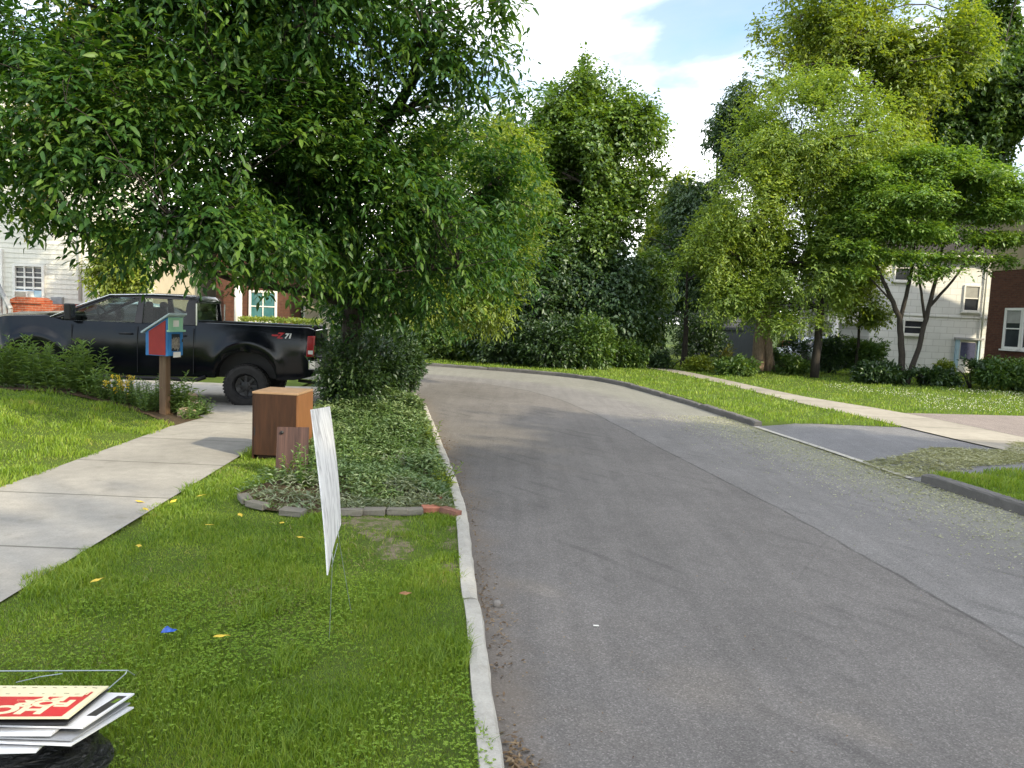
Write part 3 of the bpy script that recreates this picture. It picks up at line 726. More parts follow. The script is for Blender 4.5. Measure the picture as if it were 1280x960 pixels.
simple_tree('tall_tree', 'tall dense dark tree at the far right behind the dogwood', 'tree', 1235, 41, 0,
    [blob(1235, 110, 41, 3.6, 3.5, 4.4), blob(1265, 20, 41, 3.2, 3, 3.4), blob(1180, 160, 41, 2.7, 2.5, 3.4), blob(1290, 210, 40, 3.0, 2.5, 3), blob(1215, 60, 39, 1.6, 1.8, 2.4), blob(1150, 240, 40, 2.4, 2, 2.4), blob(1240, 270, 40, 3, 2, 2), blob(1310, 130, 40, 3, 2.6, 4), blob(1270, 180, 39, 2.2, 2, 2.6), blob(1300, 265, 39, 2.4, 2, 2.4)],
    14000, 7, .27, .16, LEAF['mid'], MAT['bark_dark'], 303, tr=.3, thr=-.5, freq=1.2, droop=.4, limbs=30, subs=160, twig_len=.65, limb_r=.1, sub_r=.03)
simple_tree('spruce_tree', 'blue green tree rising behind the left edge of the pale feathery tree', 'tree', 885, 44, 0,
    [blob(915, 180, 44, 1.9, 2.2, 3.0), blob(885, 285, 44, 3.0, 2.8, 3.2), blob(862, 255, 44, 1.5, 1.8, 1.6), blob(930, 125, 44, 1.0, 1.2, 1.6), blob(850, 350, 43, 2.6, 2.4, 2.4), blob(845, 230, 44, .6, .8, .7, .8), blob(905, 140, 44, .6, .8, 1.0, .8), blob(960, 200, 44, 2, 2, 3)],
    10500, 7, .24, .11, LEAF['blue'], MAT['bark_dark'], 304, tr=.25, thr=-.55, freq=1.5, droop=.7, subs=90, twig_len=.6)
db = P(1128, 474, 26.5); dbz = 0.0
def dpt(px, py, Y=26.5): return P(px, py, Y)
tree('dogwood_tree', 'flat layered dogwood with two dark trunks in front of the white house', 'tree', (db.x, 26.5, 0),
     [([(db.x, 26.5, -.05), dpt(1126, 430), dpt(1124, 396), dpt(1108, 360), dpt(1090, 320), dpt(1075, 285)], [.12, .105, .09, .065, .045, .015]),
      ([dpt(1125, 400), dpt(1135, 360), dpt(1143, 320), dpt(1140, 270), dpt(1155, 220)], [.075, .065, .05, .035, .015]),
      ([(db.x + .12, 26.45, -.05), dpt(1148, 435), dpt(1157, 398), dpt(1170, 350), dpt(1180, 300), dpt(1195, 240)], [.10, .085, .08, .06, .04, .015]),
      ([dpt(1156, 398), dpt(1150, 355), dpt(1146, 310)], [.05, .04, .02]),
      ([dpt(1163, 382), dpt(1190, 352), dpt(1215, 318), dpt(1250, 285)], [.055, .04, .03, .012]),
      ([dpt(1116, 378), dpt(1085, 345), dpt(1060, 330)], [.035, .025, .01])],
     [blob(1130, 250, 26.5, 2.2, 2.0, .55), blob(1200, 225, 26.5, 2.3, 2.0, .6), blob(1245, 262, 26.5, 1.7, 1.8, .5), blob(1150, 290, 26.3, 2.2, 1.6, .36), blob(1085, 275, 26.5, 1.4, 1.4, .5), blob(1160, 200, 26.7, 1.7, 1.6, .5), blob(1090, 225, 26.7, 1.2, 1.4, .6),
      blob(1250, 298, 26.5, 1.4, 1.2, .22), blob(1095, 318, 26.3, 1.2, 1.0, .2), blob(1155, 345, 26, .8, .7, .1, 1.2), blob(1195, 262, 26.2, 1.9, 1.8, .4), blob(1215, 300, 26.3, 1.2, 1.0, .16), blob(1225, 338, 26.3, .7, .7, .1, .9), blob(1070, 340, 26.3, .8, .8, .2), blob(1275, 240, 26.5, 1.4, 1.4, .5), blob(1130, 320, 26.0, 1.3, 1.0, .22), blob(1200, 322, 26.0, 1.3, 1.0, .2), blob(1060, 310, 26.5, 1.2, 1.2, .4), blob(1175, 338, 26, 1.5, .9, .16), blob(1235, 325, 26.2, 1.2, 1.0, .2)],
     13000, 8, .12, .075, LEAF['dogwood'], MAT['bark_dark'], 305, droop=.3, thr=-.55, freq=2.4, limbs=20, subs=120, twigs=80, twig_len=.45, flat=.35, limb_r=.035, sub_r=.014)
# trees of the near lawns across the road, which shade this part of the street
for k, (x, y, zc, rr_, lab) in enumerate([(8.9, -3.4, 6.6, 3.3, 'shade tree on the near lawn across the road'), (13.4, -.6, 8.0, 3.3, 'second shade tree nearer the houses across the road'), (8.2, -9.6, 7.2, 3.6, 'shade tree behind the viewer across the road'), (13.9, 4.2, 7.4, 2.8, 'small shade tree beside the reddish driveway across the road')]):
    tree('shade_tree', lab, 'tree', (x, y, 0), [([(x, y, -.1), (x + .1, y, 2.5), (x, y + .1, 6), (x, y, 8.5)], [.3, .25, .16, .04])],
         [(x, y, zc, rr_, rr_, 2.9), (x + 1.2, y + 1.5, zc - 1, 2.2, 2.2, 2.0), (x - 1.4, y - 1.0, zc - .6, 2.2, 2.2, 2.0)], 2600, 7, .30, .18, LEAF['mid'], MAT['bark'], 900 + k, droop=.4, thr=-.5, freq=1.0, limbs=12, subs=40)
# leaning pale trunks left of the locust
for i, (px, lean, lab) in enumerate([(945, -.1, 'tree with a thick straight pale trunk at the lawn edge across the road'), (962, .35, 'tree with a leaning sunlit pale trunk beside the straighter one')]):
    g = P(px, 466, 30.5)
    tree('pale_trunk_tree', lab, 'tree', (g.x, 30.5, -.02), [([(g.x, 30.5, -.1), (g.x - lean * .5, 30.5, 1.4), (g.x - lean * 1.2, 30.6, 3.4), (g.x - lean * 1.6, 30.7, 5.5)], [.27 - .06 * i, .22 - .05 * i, .16, .06])],
         [(g.x - .3 - i * .4, 30.8, 4.6, 1.9, 1.8, 1.9), (g.x - 1.0, 30.8, 3.2, 1.6, 1.5, 1.0)], 1500, 7, .17, .08, LEAF['mid'], MAT['bark_pale'], 320 + i, droop=.6, thr=-.4, limbs=8, subs=40)
# far greenery closing the view beyond the bend
FAR = [('bushy tree closing the road bend just left of the maple', 560, 30.8, [(560, 380, 2.2, 2.0, 2.2), (530, 330, 1.8, 1.6, 1.7), (590, 300, 1.6, 1.6, 1.5)], 'mid', 2600),
       ('dark bushy tree under the maple at the end of the road', 660, 29.4, [(660, 390, 2.0, 1.8, 2.0), (690, 340, 1.8, 1.7, 1.7), (630, 350, 1.5, 1.5, 1.6)], 'dark', 2700),
       ('bluish bushy tree behind the far end of the grass strip', 748, 30, [(748, 395, 1.9, 1.8, 1.9), (770, 350, 1.6, 1.6, 1.5), (725, 360, 1.5, 1.5, 1.5)], 'blue', 2500),
       ('small rounded tree with light tips right of the bluish bushy tree', 800, 34, [(800, 395, 1.6, 1.6, 1.8), (810, 345, 1.4, 1.4, 1.4)], 'mid', 2000),
       ('dark tree with thin trunks beside the grey house', 853, 31, [(853, 380, 1.5, 1.6, 1.4), (840, 335, 1.5, 1.6, 1.5), (880, 350, 1.5, 1.5, 1.3)], 'dark', 2400),
       ('dark tree filling the gap under the big spreading tree', 470, 33.5, [(470, 390, 2.2, 2.0, 2.0), (430, 330, 2.0, 1.8, 1.8), (500, 330, 1.8, 1.8, 1.8)], 'dark', 2800),
       ('light green distant tree in the notch of the sky', 825, 50, [(805, 325, 2.6, 2.4, 2.8), (845, 258, 2.2, 2.0, 2.6), (775, 340, 2.2, 2.2, 2.2), (860, 340, 2.8, 2.2, 3.2), (822, 272, 1.7, 1.6, 2.0)], 'airy', 5200),
       ('broad distant tree behind the maple on its left', 620, 48, [(620, 250, 4.0, 3.5, 4.0), (570, 200, 3.4, 3, 3.4), (660, 300, 3.5, 3, 3.0)], 'mid', 3600)]
FAR += [('distant tree low behind the olive sunlit tree', 530, 50, [(540, 380, 3.2, 2.6, 3.2), (500, 350, 3.2, 2.6, 3.4), (580, 385, 3.0, 2.4, 2.8)], 'mid', 2600),
        ('distant tree between the grey house and the white house across the road', 985, 58, [(985, 395, 3.2, 2.6, 3.2), (1030, 380, 3.2, 2.6, 3.4), (945, 385, 3.0, 2.4, 3.0)], 'mid', 2400),
        ('distant dark tree behind the white porch across the road', 1060, 60, [(1060, 380, 3.4, 2.6, 3.6), (1090, 340, 3.4, 2.6, 3.6)], 'dark', 2000)]
for i, (lab, px, Y, bl, lm, nt) in enumerate(FAR):
    far = Y > 40
    simple_tree('bushy_tree', lab, 'tree', px, Y, -.2, [blob(a, b, Y + (j % 2) * .5, rx, ry, rz) for j, (a, b, rx, ry, rz) in enumerate(bl)], nt, 7, .30 if far else .19, .17 if far else .11, LEAF[lm], MAT['bark_dark'], 400 + i * 7,
                tr=.13, thr=-.35, freq=1.1, droop=.5, limbs=10, subs=50, twig_len=.5)
# left background trees
simple_tree('rusty_tree', 'yellowish sunlit tree at the upper left behind the big spreading tree', 'tree', -40, 19, 0,
    [blob(20, 90, 19, 2.2, 2.0, 3.0), blob(90, 60, 19.5, 1.8, 1.8, 2.4), blob(10, 230, 19, 1.4, 1.6, 1.3), blob(130, 140, 20, 1.6, 1.6, 2.0)], 4200, 7, .17, .08, LEAF['rusty'], MAT['bark_dark'], 501, tr=.2, thr=-.3, freq=1.2, subs=80)
simple_tree('small_tree', 'small bright yellow green tree at the corner of the white house beyond the truck', 'tree', 145, 22.5, .0,
    [blob(140, 345, 22.5, .8, .8, .9), blob(160, 325, 22.5, .9, .8, .8), blob(180, 350, 22.5, .8, .7, .7), blob(150, 300, 22.5, .9, .8, .7), blob(205, 345, 22.8, .7, .6, .7)], 3000, 7, .12, .065, LEAF['lime'], MAT['bark'], 502, tr=.07, thr=-.5, subs=40, twigs=40)
simple_tree('tall_tree', 'tall green tree rising behind the houses beyond the truck', 'tree', 250, 40, 0,
    [blob(250, 150, 40, 5, 4, 5), blob(180, 60, 40, 4, 3.5, 4), blob(340, 60, 40, 4.5, 3.5, 4.5), blob(430, 180, 40, 4, 3.5, 4), blob(330, 260, 40, 3, 3, 2.0)], 5200, 7, .3, .17, LEAF['mid'], MAT['bark'], 503, tr=.3, thr=-.3, freq=.7, subs=80, low=4.5)

def bush(name, label, px, Y, w, h, lm, seed, n=900, L=.12, W=.06, zb=0.0, cat='shrub', group=None, dpt_=None):
    g = P(px, 470, Y); r = np.random.default_rng(seed)
    root = thing(name, label, cat, (g.x, Y, zb), 0, group)
    tips, out = sample_blobs(r, [(0, 0, h * .5, w / 2, dpt_ or w * .42, h * .5), (w * .2, 0, h * .38, w * .3, w * .3, h * .38), (-w * .22, 0, h * .4, w * .28, w * .3, h * .4)], n, -.5, 2.5 / max(h, .4), seed, .42)
    tips = tips[tips[:, 2] > .04]; out = out[:len(tips)] if len(out) != len(tips) else out
    m = 6; q = np.repeat(np.arange(len(tips)), m); k = len(q)
    o = unit(tips - np.array((0, 0, h * .35)))
    ld = o[q] * .8 + r.normal(size=(k, 3)) * .6 + np.array((0, 0, -.15))
    bp = tips[q] + r.normal(size=(k, 3)) * .05; bp[:, 2] = np.maximum(bp[:, 2], .01)
    leaf_cloud('foliage', bp, ld, unit(np.array((0, 0, 1.0)) + r.normal(size=(k, 3)) * .4), L * r.uniform(.6, 1.3, k), W * r.uniform(.7, 1.2, k), LEAF[lm], root)
    mb = MB()
    for j in range(9):
        a = r.uniform(0, 6.28); t = np.array((math.cos(a) * w * .3, math.sin(a) * w * .25, h * r.uniform(.5, .85)))
        mb.tube([(t[0] * .1, t[1] * .1, -.02), t * .5 + np.array((0, 0, h * .1)), t], [.018, .012, .005], 5)
    mb.build('stem', MAT['bark_dark'], root, True)
    return root
# shrubs across the road
for i, (lab, px, Y, w, h, lm, n) in enumerate([
    ('dark green leafy shrub below the brick house window, cut by the picture edge', 1272, 25.5, 3.0, 1.15, 'mid', 1300),
    ('dark feathery shrub in front of the blue framed door of the white house', 1215, 26.0, 1.7, 1.0, 'dark', 800),
    ('low broad leafy shrub at the foot of the dogwood on its right', 1160, 26.2, 1.9, .62, 'dark', 700),
    ('low dark shrub at the foot of the dogwood on its left', 1095, 26.4, 1.9, .75, 'dark', 750),
    ('tall loose shrub with sunlit tips in front of the white porch', 1078, 31.0, 1.9, 2.3, 'mid', 900),
    ('small pale yellow green shrub between the dogwood and the white wall', 1180, 29.5, .9, .75, 'lime', 260),
    ('low shrub with dark fern-like leaves under the pale feathery tree', 985, 29.3, 1.8, .7, 'mid', 600),
    ('upright dark shrub between the feathery tree trunk and the white porch', 1036, 31.0, 1.3, 1.7, 'dark', 560),
    ('waist-high shrub hiding the car behind the trunks across the road', 968, 33.0, 1.7, 1.3, 'mid', 600),
    ('dark shrub between the pale trunks and the trunk of the feathery tree', 990, 31.5, 1.7, 1.5, 'dark', 600),
    ('knee-high weedy shrub beside the sidewalk across the road', 920, 27.3, 1.6, .7, 'mid', 520),
    ('yellow green weedy shrub in front of the grey house', 880, 29.0, 1.8, .65, 'lime', 420),
    ('tall shady shrub against the near end of the grey house', 872, 36.0, 2.8, 2.6, 'dark', 1000),
    ('rust brown tipped shrub beside the sidewalk in front of the grey house', 908, 27.8, .5, 1.0, 'rusty', 200)]):
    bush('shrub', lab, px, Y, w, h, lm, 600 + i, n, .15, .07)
for i, (lab, px, Y, w, h, lm, n) in enumerate([
    ('dark tall shrub under the maple where the road bends away', 690, 27.6, 3.0, 2.1, 'dark', 1300),
    ('tall leafy shrub hiding the foot of the maple', 735, 27.6, 1.9, 2.3, 'mid', 900),
    ('dull green shrub at the far end of the road', 625, 28.4, 3.4, 2.1, 'dark', 1300),
    ('olive shrub behind the far road edge right of the maple trunk', 775, 29.0, 2.2, 1.3, 'mid', 700),
    ('olive green shrub at the far left end of the road', 560, 29.6, 3.6, 2.2, 'mid', 1300),
    ('dark shrub beyond the trunk of the big spreading tree', 466, 17.4, 2.4, 2.0, 'dark', 900),
    ('low shrub with dark trunk-like stems left of the grey house', 835, 30.0, 1.8, .9, 'dark', 500)]):
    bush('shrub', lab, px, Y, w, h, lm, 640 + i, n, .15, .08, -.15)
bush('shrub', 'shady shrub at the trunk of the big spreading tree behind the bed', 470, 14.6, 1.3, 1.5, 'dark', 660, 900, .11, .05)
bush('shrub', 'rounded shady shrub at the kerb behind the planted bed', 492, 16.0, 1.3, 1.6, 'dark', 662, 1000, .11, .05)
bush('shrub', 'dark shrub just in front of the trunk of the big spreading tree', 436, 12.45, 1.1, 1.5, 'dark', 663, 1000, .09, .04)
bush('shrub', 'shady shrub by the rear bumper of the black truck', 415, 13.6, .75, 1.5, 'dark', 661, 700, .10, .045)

# clipped hedge beyond the truck
hg = P(352, 405, 29); hr = np.random.default_rng(7)
hroot = thing('hedge', 'clipped yellow green hedge in front of the brick house beyond the truck', 'hedge', (hg.x, 29, 0))
hn = 5200
hb = np.stack([hr.uniform(-1.5, 1.5, hn), hr.uniform(-.45, .45, hn), hr.uniform(.05, 1.27, hn)], 1)
hb[: hn // 2, 1] = -.45 + hr.normal(size=hn // 2) * .03; hb[hn // 2: hn * 4 // 5, 2] = 1.27 + hr.normal(size=hn * 4 // 5 - hn // 2) * .03
leaf_cloud('foliage', hb, hr.normal(size=(hn, 3)) + np.array((0, -.4, .5)), unit(hr.normal(size=(hn, 3)) * .5 + np.array((0, -.3, 1))), hr.uniform(.06, .13, hn), hr.uniform(.04, .07, hn), LEAF['lime'], hroot)
mb = MB()
for x in np.linspace(-1.3, 1.3, 6): mb.tube([(x, 0, -.1), (x + .03, 0, .6), (x, .02, 1.1)], [.03, .02, .008], 5)
mb.build('stem', MAT['bark_dark'], hroot)

# ------------------------------------------------------------------ houses
MAT['white'] = plain('white trim paint', (0.78, 0.77, 0.73), .5, .06, 3)
MAT['siding'] = siding_mat('white clapboard paint', (0.80, 0.78, 0.70), .1)
MAT['shingle'] = shingle_mat('white shingle siding', (0.80, 0.80, 0.775), (0.58, 0.575, 0.55))
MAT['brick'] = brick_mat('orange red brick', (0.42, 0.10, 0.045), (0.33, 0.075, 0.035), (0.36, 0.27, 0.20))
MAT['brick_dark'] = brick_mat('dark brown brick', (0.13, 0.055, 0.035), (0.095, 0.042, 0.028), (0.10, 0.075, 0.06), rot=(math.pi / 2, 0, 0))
MAT['stucco'] = plain('tan stucco', (0.40, 0.34, 0.22), .9, .1, 4, .2, .3)
MAT['roof'] = plain('dark roof shingle', (0.045, 0.042, 0.042), .9, .3, 9, .2, .4)
MAT['glass'] = glass_pane('dark window glass', (0.035, 0.04, 0.048))
MAT['glass_teal'] = glass_pane('teal window glass', (0.05, 0.16, 0.17))
MAT['blind'] = plain('window blind', (0.33, 0.33, 0.31), .7, .15, 5)
MAT['blue_trim'] = plain('pale blue trim paint', (0.36, 0.52, 0.64), .55, .08, 4)
MAT['grey_siding'] = siding_mat('grey siding paint', (0.10, 0.11, 0.12), .15)
MAT['tan_siding'] = siding_mat('cream siding paint', (0.62, 0.55, 0.42), .12)
MAT['metal_box'] = plain('grey metal box', (0.35, 0.36, 0.37), .45, .1, 6)
MAT['curtain'] = plain('indigo curtain', (0.06, 0.065, 0.13), .8, .3, 12)

def window(parent, c, w, h, fw=0.07, mats=('white', 'glass'), rz=0.0, mull_x=0, mull_y=1, sill=True, blind=0.0, out=0.06):
    """c: centre on the wall face, which looks towards -y before the turn rz; frame > pane"""
    f = MB()
    f.box((-w / 2 + fw / 2, -out / 2, 0), (fw, out, h)); f.box((w / 2 - fw / 2, -out / 2, 0), (fw, out, h))
    f.box((0, -out / 2, h / 2 - fw / 2), (w - 2 * fw - .004, out, fw)); f.box((0, -out / 2, -h / 2 + fw / 2), (w - 2 * fw - .004, out, fw))
    for k in range(mull_x): f.box((-w / 2 + fw + (w - 2 * fw) * (k + 1) / (mull_x + 1), -out * .4, 0), (.035, out * .6, h - 2 * fw - .004))
    for k in range(mull_y): f.box((0, -out * .43, -h / 2 + fw + (h - 2 * fw) * (k + 1) / (mull_y + 1)), (w - 2 * fw - .004, out * .62, .045))
    if sill: f.box((0, -out * .9, -h / 2 - .035), (w + .12, out * 1.8, .06))
    o = f.build('window', MAT[mats[0]], parent)
    o.location = c; o.rotation_euler = (0, 0, rz)
    p = MB().box((0, -.008, 0), (w - 2 * fw - .01, .012, h - 2 * fw - .01)).build('pane', MAT[mats[1]], o)
    if blind:
        MB().box((0, -.020, (h / 2 - fw) * (1 - blind)), (w - 2 * fw - .02, .008, (h - 2 * fw) * blind)).build('blind', MAT['blind'], o)
    return o

def clapboards(mb, x0, x1, y, z0, z1, step=0.15, t=0.022):
    z = z0
    while z < z1 - .01:
        h = min(step, z1 - z)
        mb.add([(x0, y - t, z), (x1, y - t, z), (x1, y - .004, z + h), (x0, y - .004, z + h), (x0, y + .05, z), (x1, y + .05, z), (x1, y + .05, z + h), (x0, y + .05, z + h)],
               [(0, 1, 2, 3), (5, 4, 7, 6), (4, 5, 1, 0), (3, 2, 6, 7), (1, 5, 6, 2), (4, 0, 3, 7)])
        z += step

def gable_roof(mb, x0, x1, y0, y1, z, h, axis='X', over=.4, t=.16):
    if axis == 'X':
        ym = (y0 + y1) / 2
        for ya, s in ((y0 - over, 1), (y1 + over, -1)):
            zb = z - over * h / ((y1 - y0) / 2)
            mb.add([(x0 - over, ya, zb), (x1 + over, ya, zb), (x1 + over, ym, z + h), (x0 - over, ym, z + h),
                    (x0 - over, ya, zb + t), (x1 + over, ya, zb + t), (x1 + over, ym, z + h + t), (x0 - over, ym, z + h + t)],
                   [(0, 1, 2, 3), (4, 5, 6, 7), (0, 1, 5, 4), (1, 2, 6, 5), (3, 0, 4, 7), (2, 3, 7, 6)])
    else:
        xm = (x0 + x1) / 2
        for xa in (x0 - over, x1 + over):
            zb = z - over * h / ((x1 - x0) / 2)
            mb.add([(xa, y0 - over, zb), (xa, y1 + over, zb), (xm, y1 + over, z + h), (xm, y0 - over, z + h),
                    (xa, y0 - over, zb + t), (xa, y1 + over, zb + t), (xm, y1 + over, z + h + t), (xm, y0 - over, z + h + t)],
                   [(0, 1, 2, 3), (4, 5, 6, 7), (0, 1, 5, 4), (1, 2, 6, 5), (3, 0, 4, 7), (2, 3, 7, 6)])

# white clapboard house beyond the truck
Yh = 24.0
xr = P(109, 350, Yh).x; zb = P(60, 379, 23).z
h1 = thing('white_house', 'white clapboard house on a red brick base beyond the black truck', 'house', (xr - 4.5, Yh, 0))
mb = MB(); clapboards(mb, -4.5, 4.38, 0, zb, 7.4); mb.box((0, 2.25, (zb + 7.4) / 2), (8.9, 4.4, 7.4 - zb))
mb.build('wall', MAT['siding'], h1)
MB().box((4.44, 0.03, (zb + 7.4) / 2), (.13, .12, 7.4 - zb)).build('corner_board', MAT['white'], h1)
MB().tube([(4.30, -.06, zb + .1), (4.30, -.06, 7.3)], .045, 8).build('downpipe', MAT['white'], h1, True)
fb = MB(); fb.box((0, 2.3, zb / 2 - .1), (9.0, 4.6, zb + .18)); fb.build('foundation', MAT['brick'], h1)
pb = MB()
bx0, bx1 = P(14, 380, 23).x - (xr - 4.5), P(108, 380, 23).x - (xr - 4.5)
pb.box(((bx0 + bx1) / 2, -.9, zb / 2 - .05), (bx1 - bx0, .5, zb + .05))
xa, xb = P(18, 380, 23).x - (xr - 4.5), P(56, 380, 23).x - (xr - 4.5)
pb.prism([(xa, zb - .03), (xb, zb - .03), (xb, zb + .08), ((xa + xb) / 2 + .25, zb + .16), ((xa + xb) / 2 - .25, zb + .16), (xa, zb + .08)], lambda x, z: (x, -1.2, z), lambda x, z: (x, -.6, z))
pb.build('brick_parapet', MAT['brick'], h1)
w0, w1 = P(18, 350, Yh), P(57, 350, Yh)
wc = ((w0.x + w1.x) / 2 - (xr - 4.5), -.005, (P(38, 334, Yh).z + P(38, 377, Yh).z) / 2 + .05)
window(h1, wc, w1.x - w0.x, 1.15, .075, ('white', 'glass'), 0, 2, 2, True, .0, .09)
window(h1, (P(-14, 350, Yh).x - (xr - 4.5), -.005, wc[2] + .25), .95, 1.5, .08, ('white', 'glass'), 0, 1, 1, True, 0, .09)
ins = MB(); ins.box((wc[0], -.055, wc[2] - .40), (.82, .03, .34)); ins.build('window_insert', MAT['blue_trim'], h1)
for k, px in enumerate((68, 75)):
    q = P(px, 376, Yh - .1)
    MB().box((q.x - (xr - 4.5), -.07, q.z), (.2 - .05 * k, .12, .24)).build('meter_box', MAT['metal_box'], h1, bevel=.01)
mb = MB()
s0, s1 = P(-14, 346, 22.6), P(13, 386, 22.6)
ox = xr - 4.5
mb.tube([(s0.x - ox, -1.4, s0.z + .25), (s1.x - ox, -1.4, s1.z)], .07, 6); mb.tube([(s0.x - ox, -1.4, s0.z - .5), (s1.x - ox, -1.4, s1.z - .65)], .05, 6)
for t in (0, .25, .5, .75, 1):
    x = (s0.x + (s1.x - s0.x) * t) - ox; z = s0.z + .25 + (s1.z - s0.z - .25) * t
    mb.box((x, -1.4, z / 2), (.09, .09, z))
mb.build('stair_railing', MAT['metal_box'], h1)
mb = MB(); gable_roof(mb, -4.5, 4.5, 0, 4.5, 7.4, 2.6, 'Y', .45); mb.build('roof', MAT['roof'], h1)
mb = MB(); mb.prism([(-4.5, 7.4), (4.5, 7.4), (0, 9.95)], lambda x, z: (x, .02, z), lambda x, z: (x, .3, z)); mb.build('gable', MAT['siding'], h1)
ac = thing('air_conditioner', 'white window air conditioner in the white clapboard house', 'air conditioner', (ox + wc[0] - .06, Yh - .1, wc[2] - .40))
MB().box((0, -.12, 0), (.44, .34, .30)).build('case', MAT['white'], ac, bevel=.02)
mb = MB()
for k in range(9): mb.box((0, -.297, -.10 + k * .025), (.30, .012, .010))
for s in (-1, 1): mb.box((s * .155, -.296, 0), (.012, .014, .24))
mb.build('grille', plain('beige grille', (.42, .36, .28), .6), ac)

def small_house(name, label, px0, px1, Y, ztop, wall, roof_h, axis, rz=0.0, depth=7.0, z0=-.2):
    a, b = P(px0, 400, Y), P(px1, 400, Y); w = b.x - a.x
    r = thing(name, label, 'house', ((a.x + b.x) / 2, Y, 0), rz)
    mb = MB(); mb.box((0, depth / 2, (ztop + z0) / 2), (w, depth, ztop - z0)); mb.build('wall', MAT[wall], r)
    mb = MB(); gable_roof(mb, -w / 2, w / 2, 0, depth, ztop, roof_h, axis, .35); mb.build('roof', MAT['roof'], r)
    if axis == 'Y':
        mb = MB(); mb.prism([(-w / 2 + .02, ztop - .02), (w / 2 - .02, ztop - .02), (0, ztop + roof_h - .05)], lambda x, z: (x, .01, z), lambda x, z: (x, .3, z)); mb.build('gable', MAT[wall], r)
    return r, a, b
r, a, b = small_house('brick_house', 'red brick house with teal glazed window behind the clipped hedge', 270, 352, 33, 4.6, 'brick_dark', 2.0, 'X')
r['label'] = 'red brick house with teal glazed window behind the clipped hedge'
q = P(329, 386, 33); window(r, (q.x - r.location.x, -.005, q.z + .1), 1.2, 1.35, .09, ('white', 'glass_teal'), 0, 1, 1)
MB().tube([(P(307, 400, 33).x - r.location.x, -.9, 0), (P(307, 400, 33).x - r.location.x, -.9, 3.1)], [.17, .15], 12).build('porch_column', MAT['white'], r, True)
r, a, b = small_house('cream_house', 'cream house with low gable just right of the red brick house', 358, 398, 36, 2.5, 'tan_siding', 1.1, 'Y')
q = P(372, 396, 36); window(r, (q.x - r.location.x, -.005, 1.55), .7, 1.1)
r, a, b = small_house('cream_house', 'pale house seen above the truck cab between leaves', 160, 250, 34, 4.2, 'tan_siding', 1.8, 'X')
q = P(180, 350, 34); window(r, (q.x - r.location.x, -.005, 2.9), .9, 1.2)
r, a, b = small_house('grey_house', 'long low grey sided house in deep shade beyond the trees across the road', 885, 955, 42, 2.6, 'grey_siding', 1.5, 'X')
q = P(912, 420, 42); window(r, (q.x - r.location.x, -.005, 1.9), 1.3, .7, .06, ('grey_siding', 'glass'))

# white shingled house across the road
Yw = 36.0
wx0, wx1 = P(1088, 400, Yw).x, P(1288, 400, Yw).x
wh = thing('white_house', 'white shingled two-storey house with side porch behind the dogwood', 'house', (wx0, Yw, 0))
W = wx1 - wx0; ze = P(1235, 322, Yw).z
MB().box((W / 2, 4.5, (ze - .3) / 2), (W, 9, ze + .3)).build('wall', MAT['shingle'], wh)
zband = P(1190, 396, Yw).z
MB().box((W / 2, -.02, zband), (W, .036, .06)).build('belt_board', MAT['shingle'], wh)
mb = MB(); gable_roof(mb, 0, W, 0, 9, ze + .1, 2.6, 'X', .35); mb.build('roof', MAT['roof'], wh)
MB().box((W / 2, -.38, ze - .02), (W + .5, .12, .12)).build('gutter', MAT['white'], wh, bevel=.02)
qx = P(1229, 380, Yw).x - wx0
MB().tube([(qx, -.36, ze - .1), (qx, -.08, ze - .45), (qx, -.08, .1)], .045, 8).build('downpipe', MAT['white'], wh, True)
for (px0, px1, py0, py1, mats, bl) in [(1206, 1222, 356, 390, ('white', 'glass'), .5), (1130, 1153, 399, 419, ('white', 'glass'), 0), (1120, 1136, 318, 352, ('white', 'glass'), .4)]:
    a, b = P(px0, py0, Yw), P(px1, py1, Yw)
    window(wh, ((a.x + b.x) / 2 - wx0, -.005, (a.z + b.z) / 2), b.x - a.x + .06, a.z - b.z, .07, mats, 0, 0, 1, True, bl)
a, b = P(1195, 424, Yw), P(1222, 462, Yw)
cx, w_, h_ = (a.x + b.x) / 2 - wx0, b.x - a.x, a.z + .1
for q in (-1, 1):
    dm = MB().box((q * (w_ / 2 - .06), -.05, h_ / 2 - .05), (.16, .1, h_)).build('door_jamb', MAT['blue_trim'], wh); dm.location = (cx, -.003, 0)
dm = MB().box((0, -.07, h_ - .06), (w_ + .2, .14, .10)).build('lintel', MAT['metal_box'], wh); dm.location = (cx, -.003, 0)
dd = MB().box((0, -.02, h_ / 2 - .1), (w_ - .3, .03, h_ - .05)).build('door', MAT['white'], wh); dd.location = (cx, -.003, 0)
MB().box((0, -.044, h_ - .62), (w_ - .46, .012, .78)).build('pane', MAT['curtain'], dd)
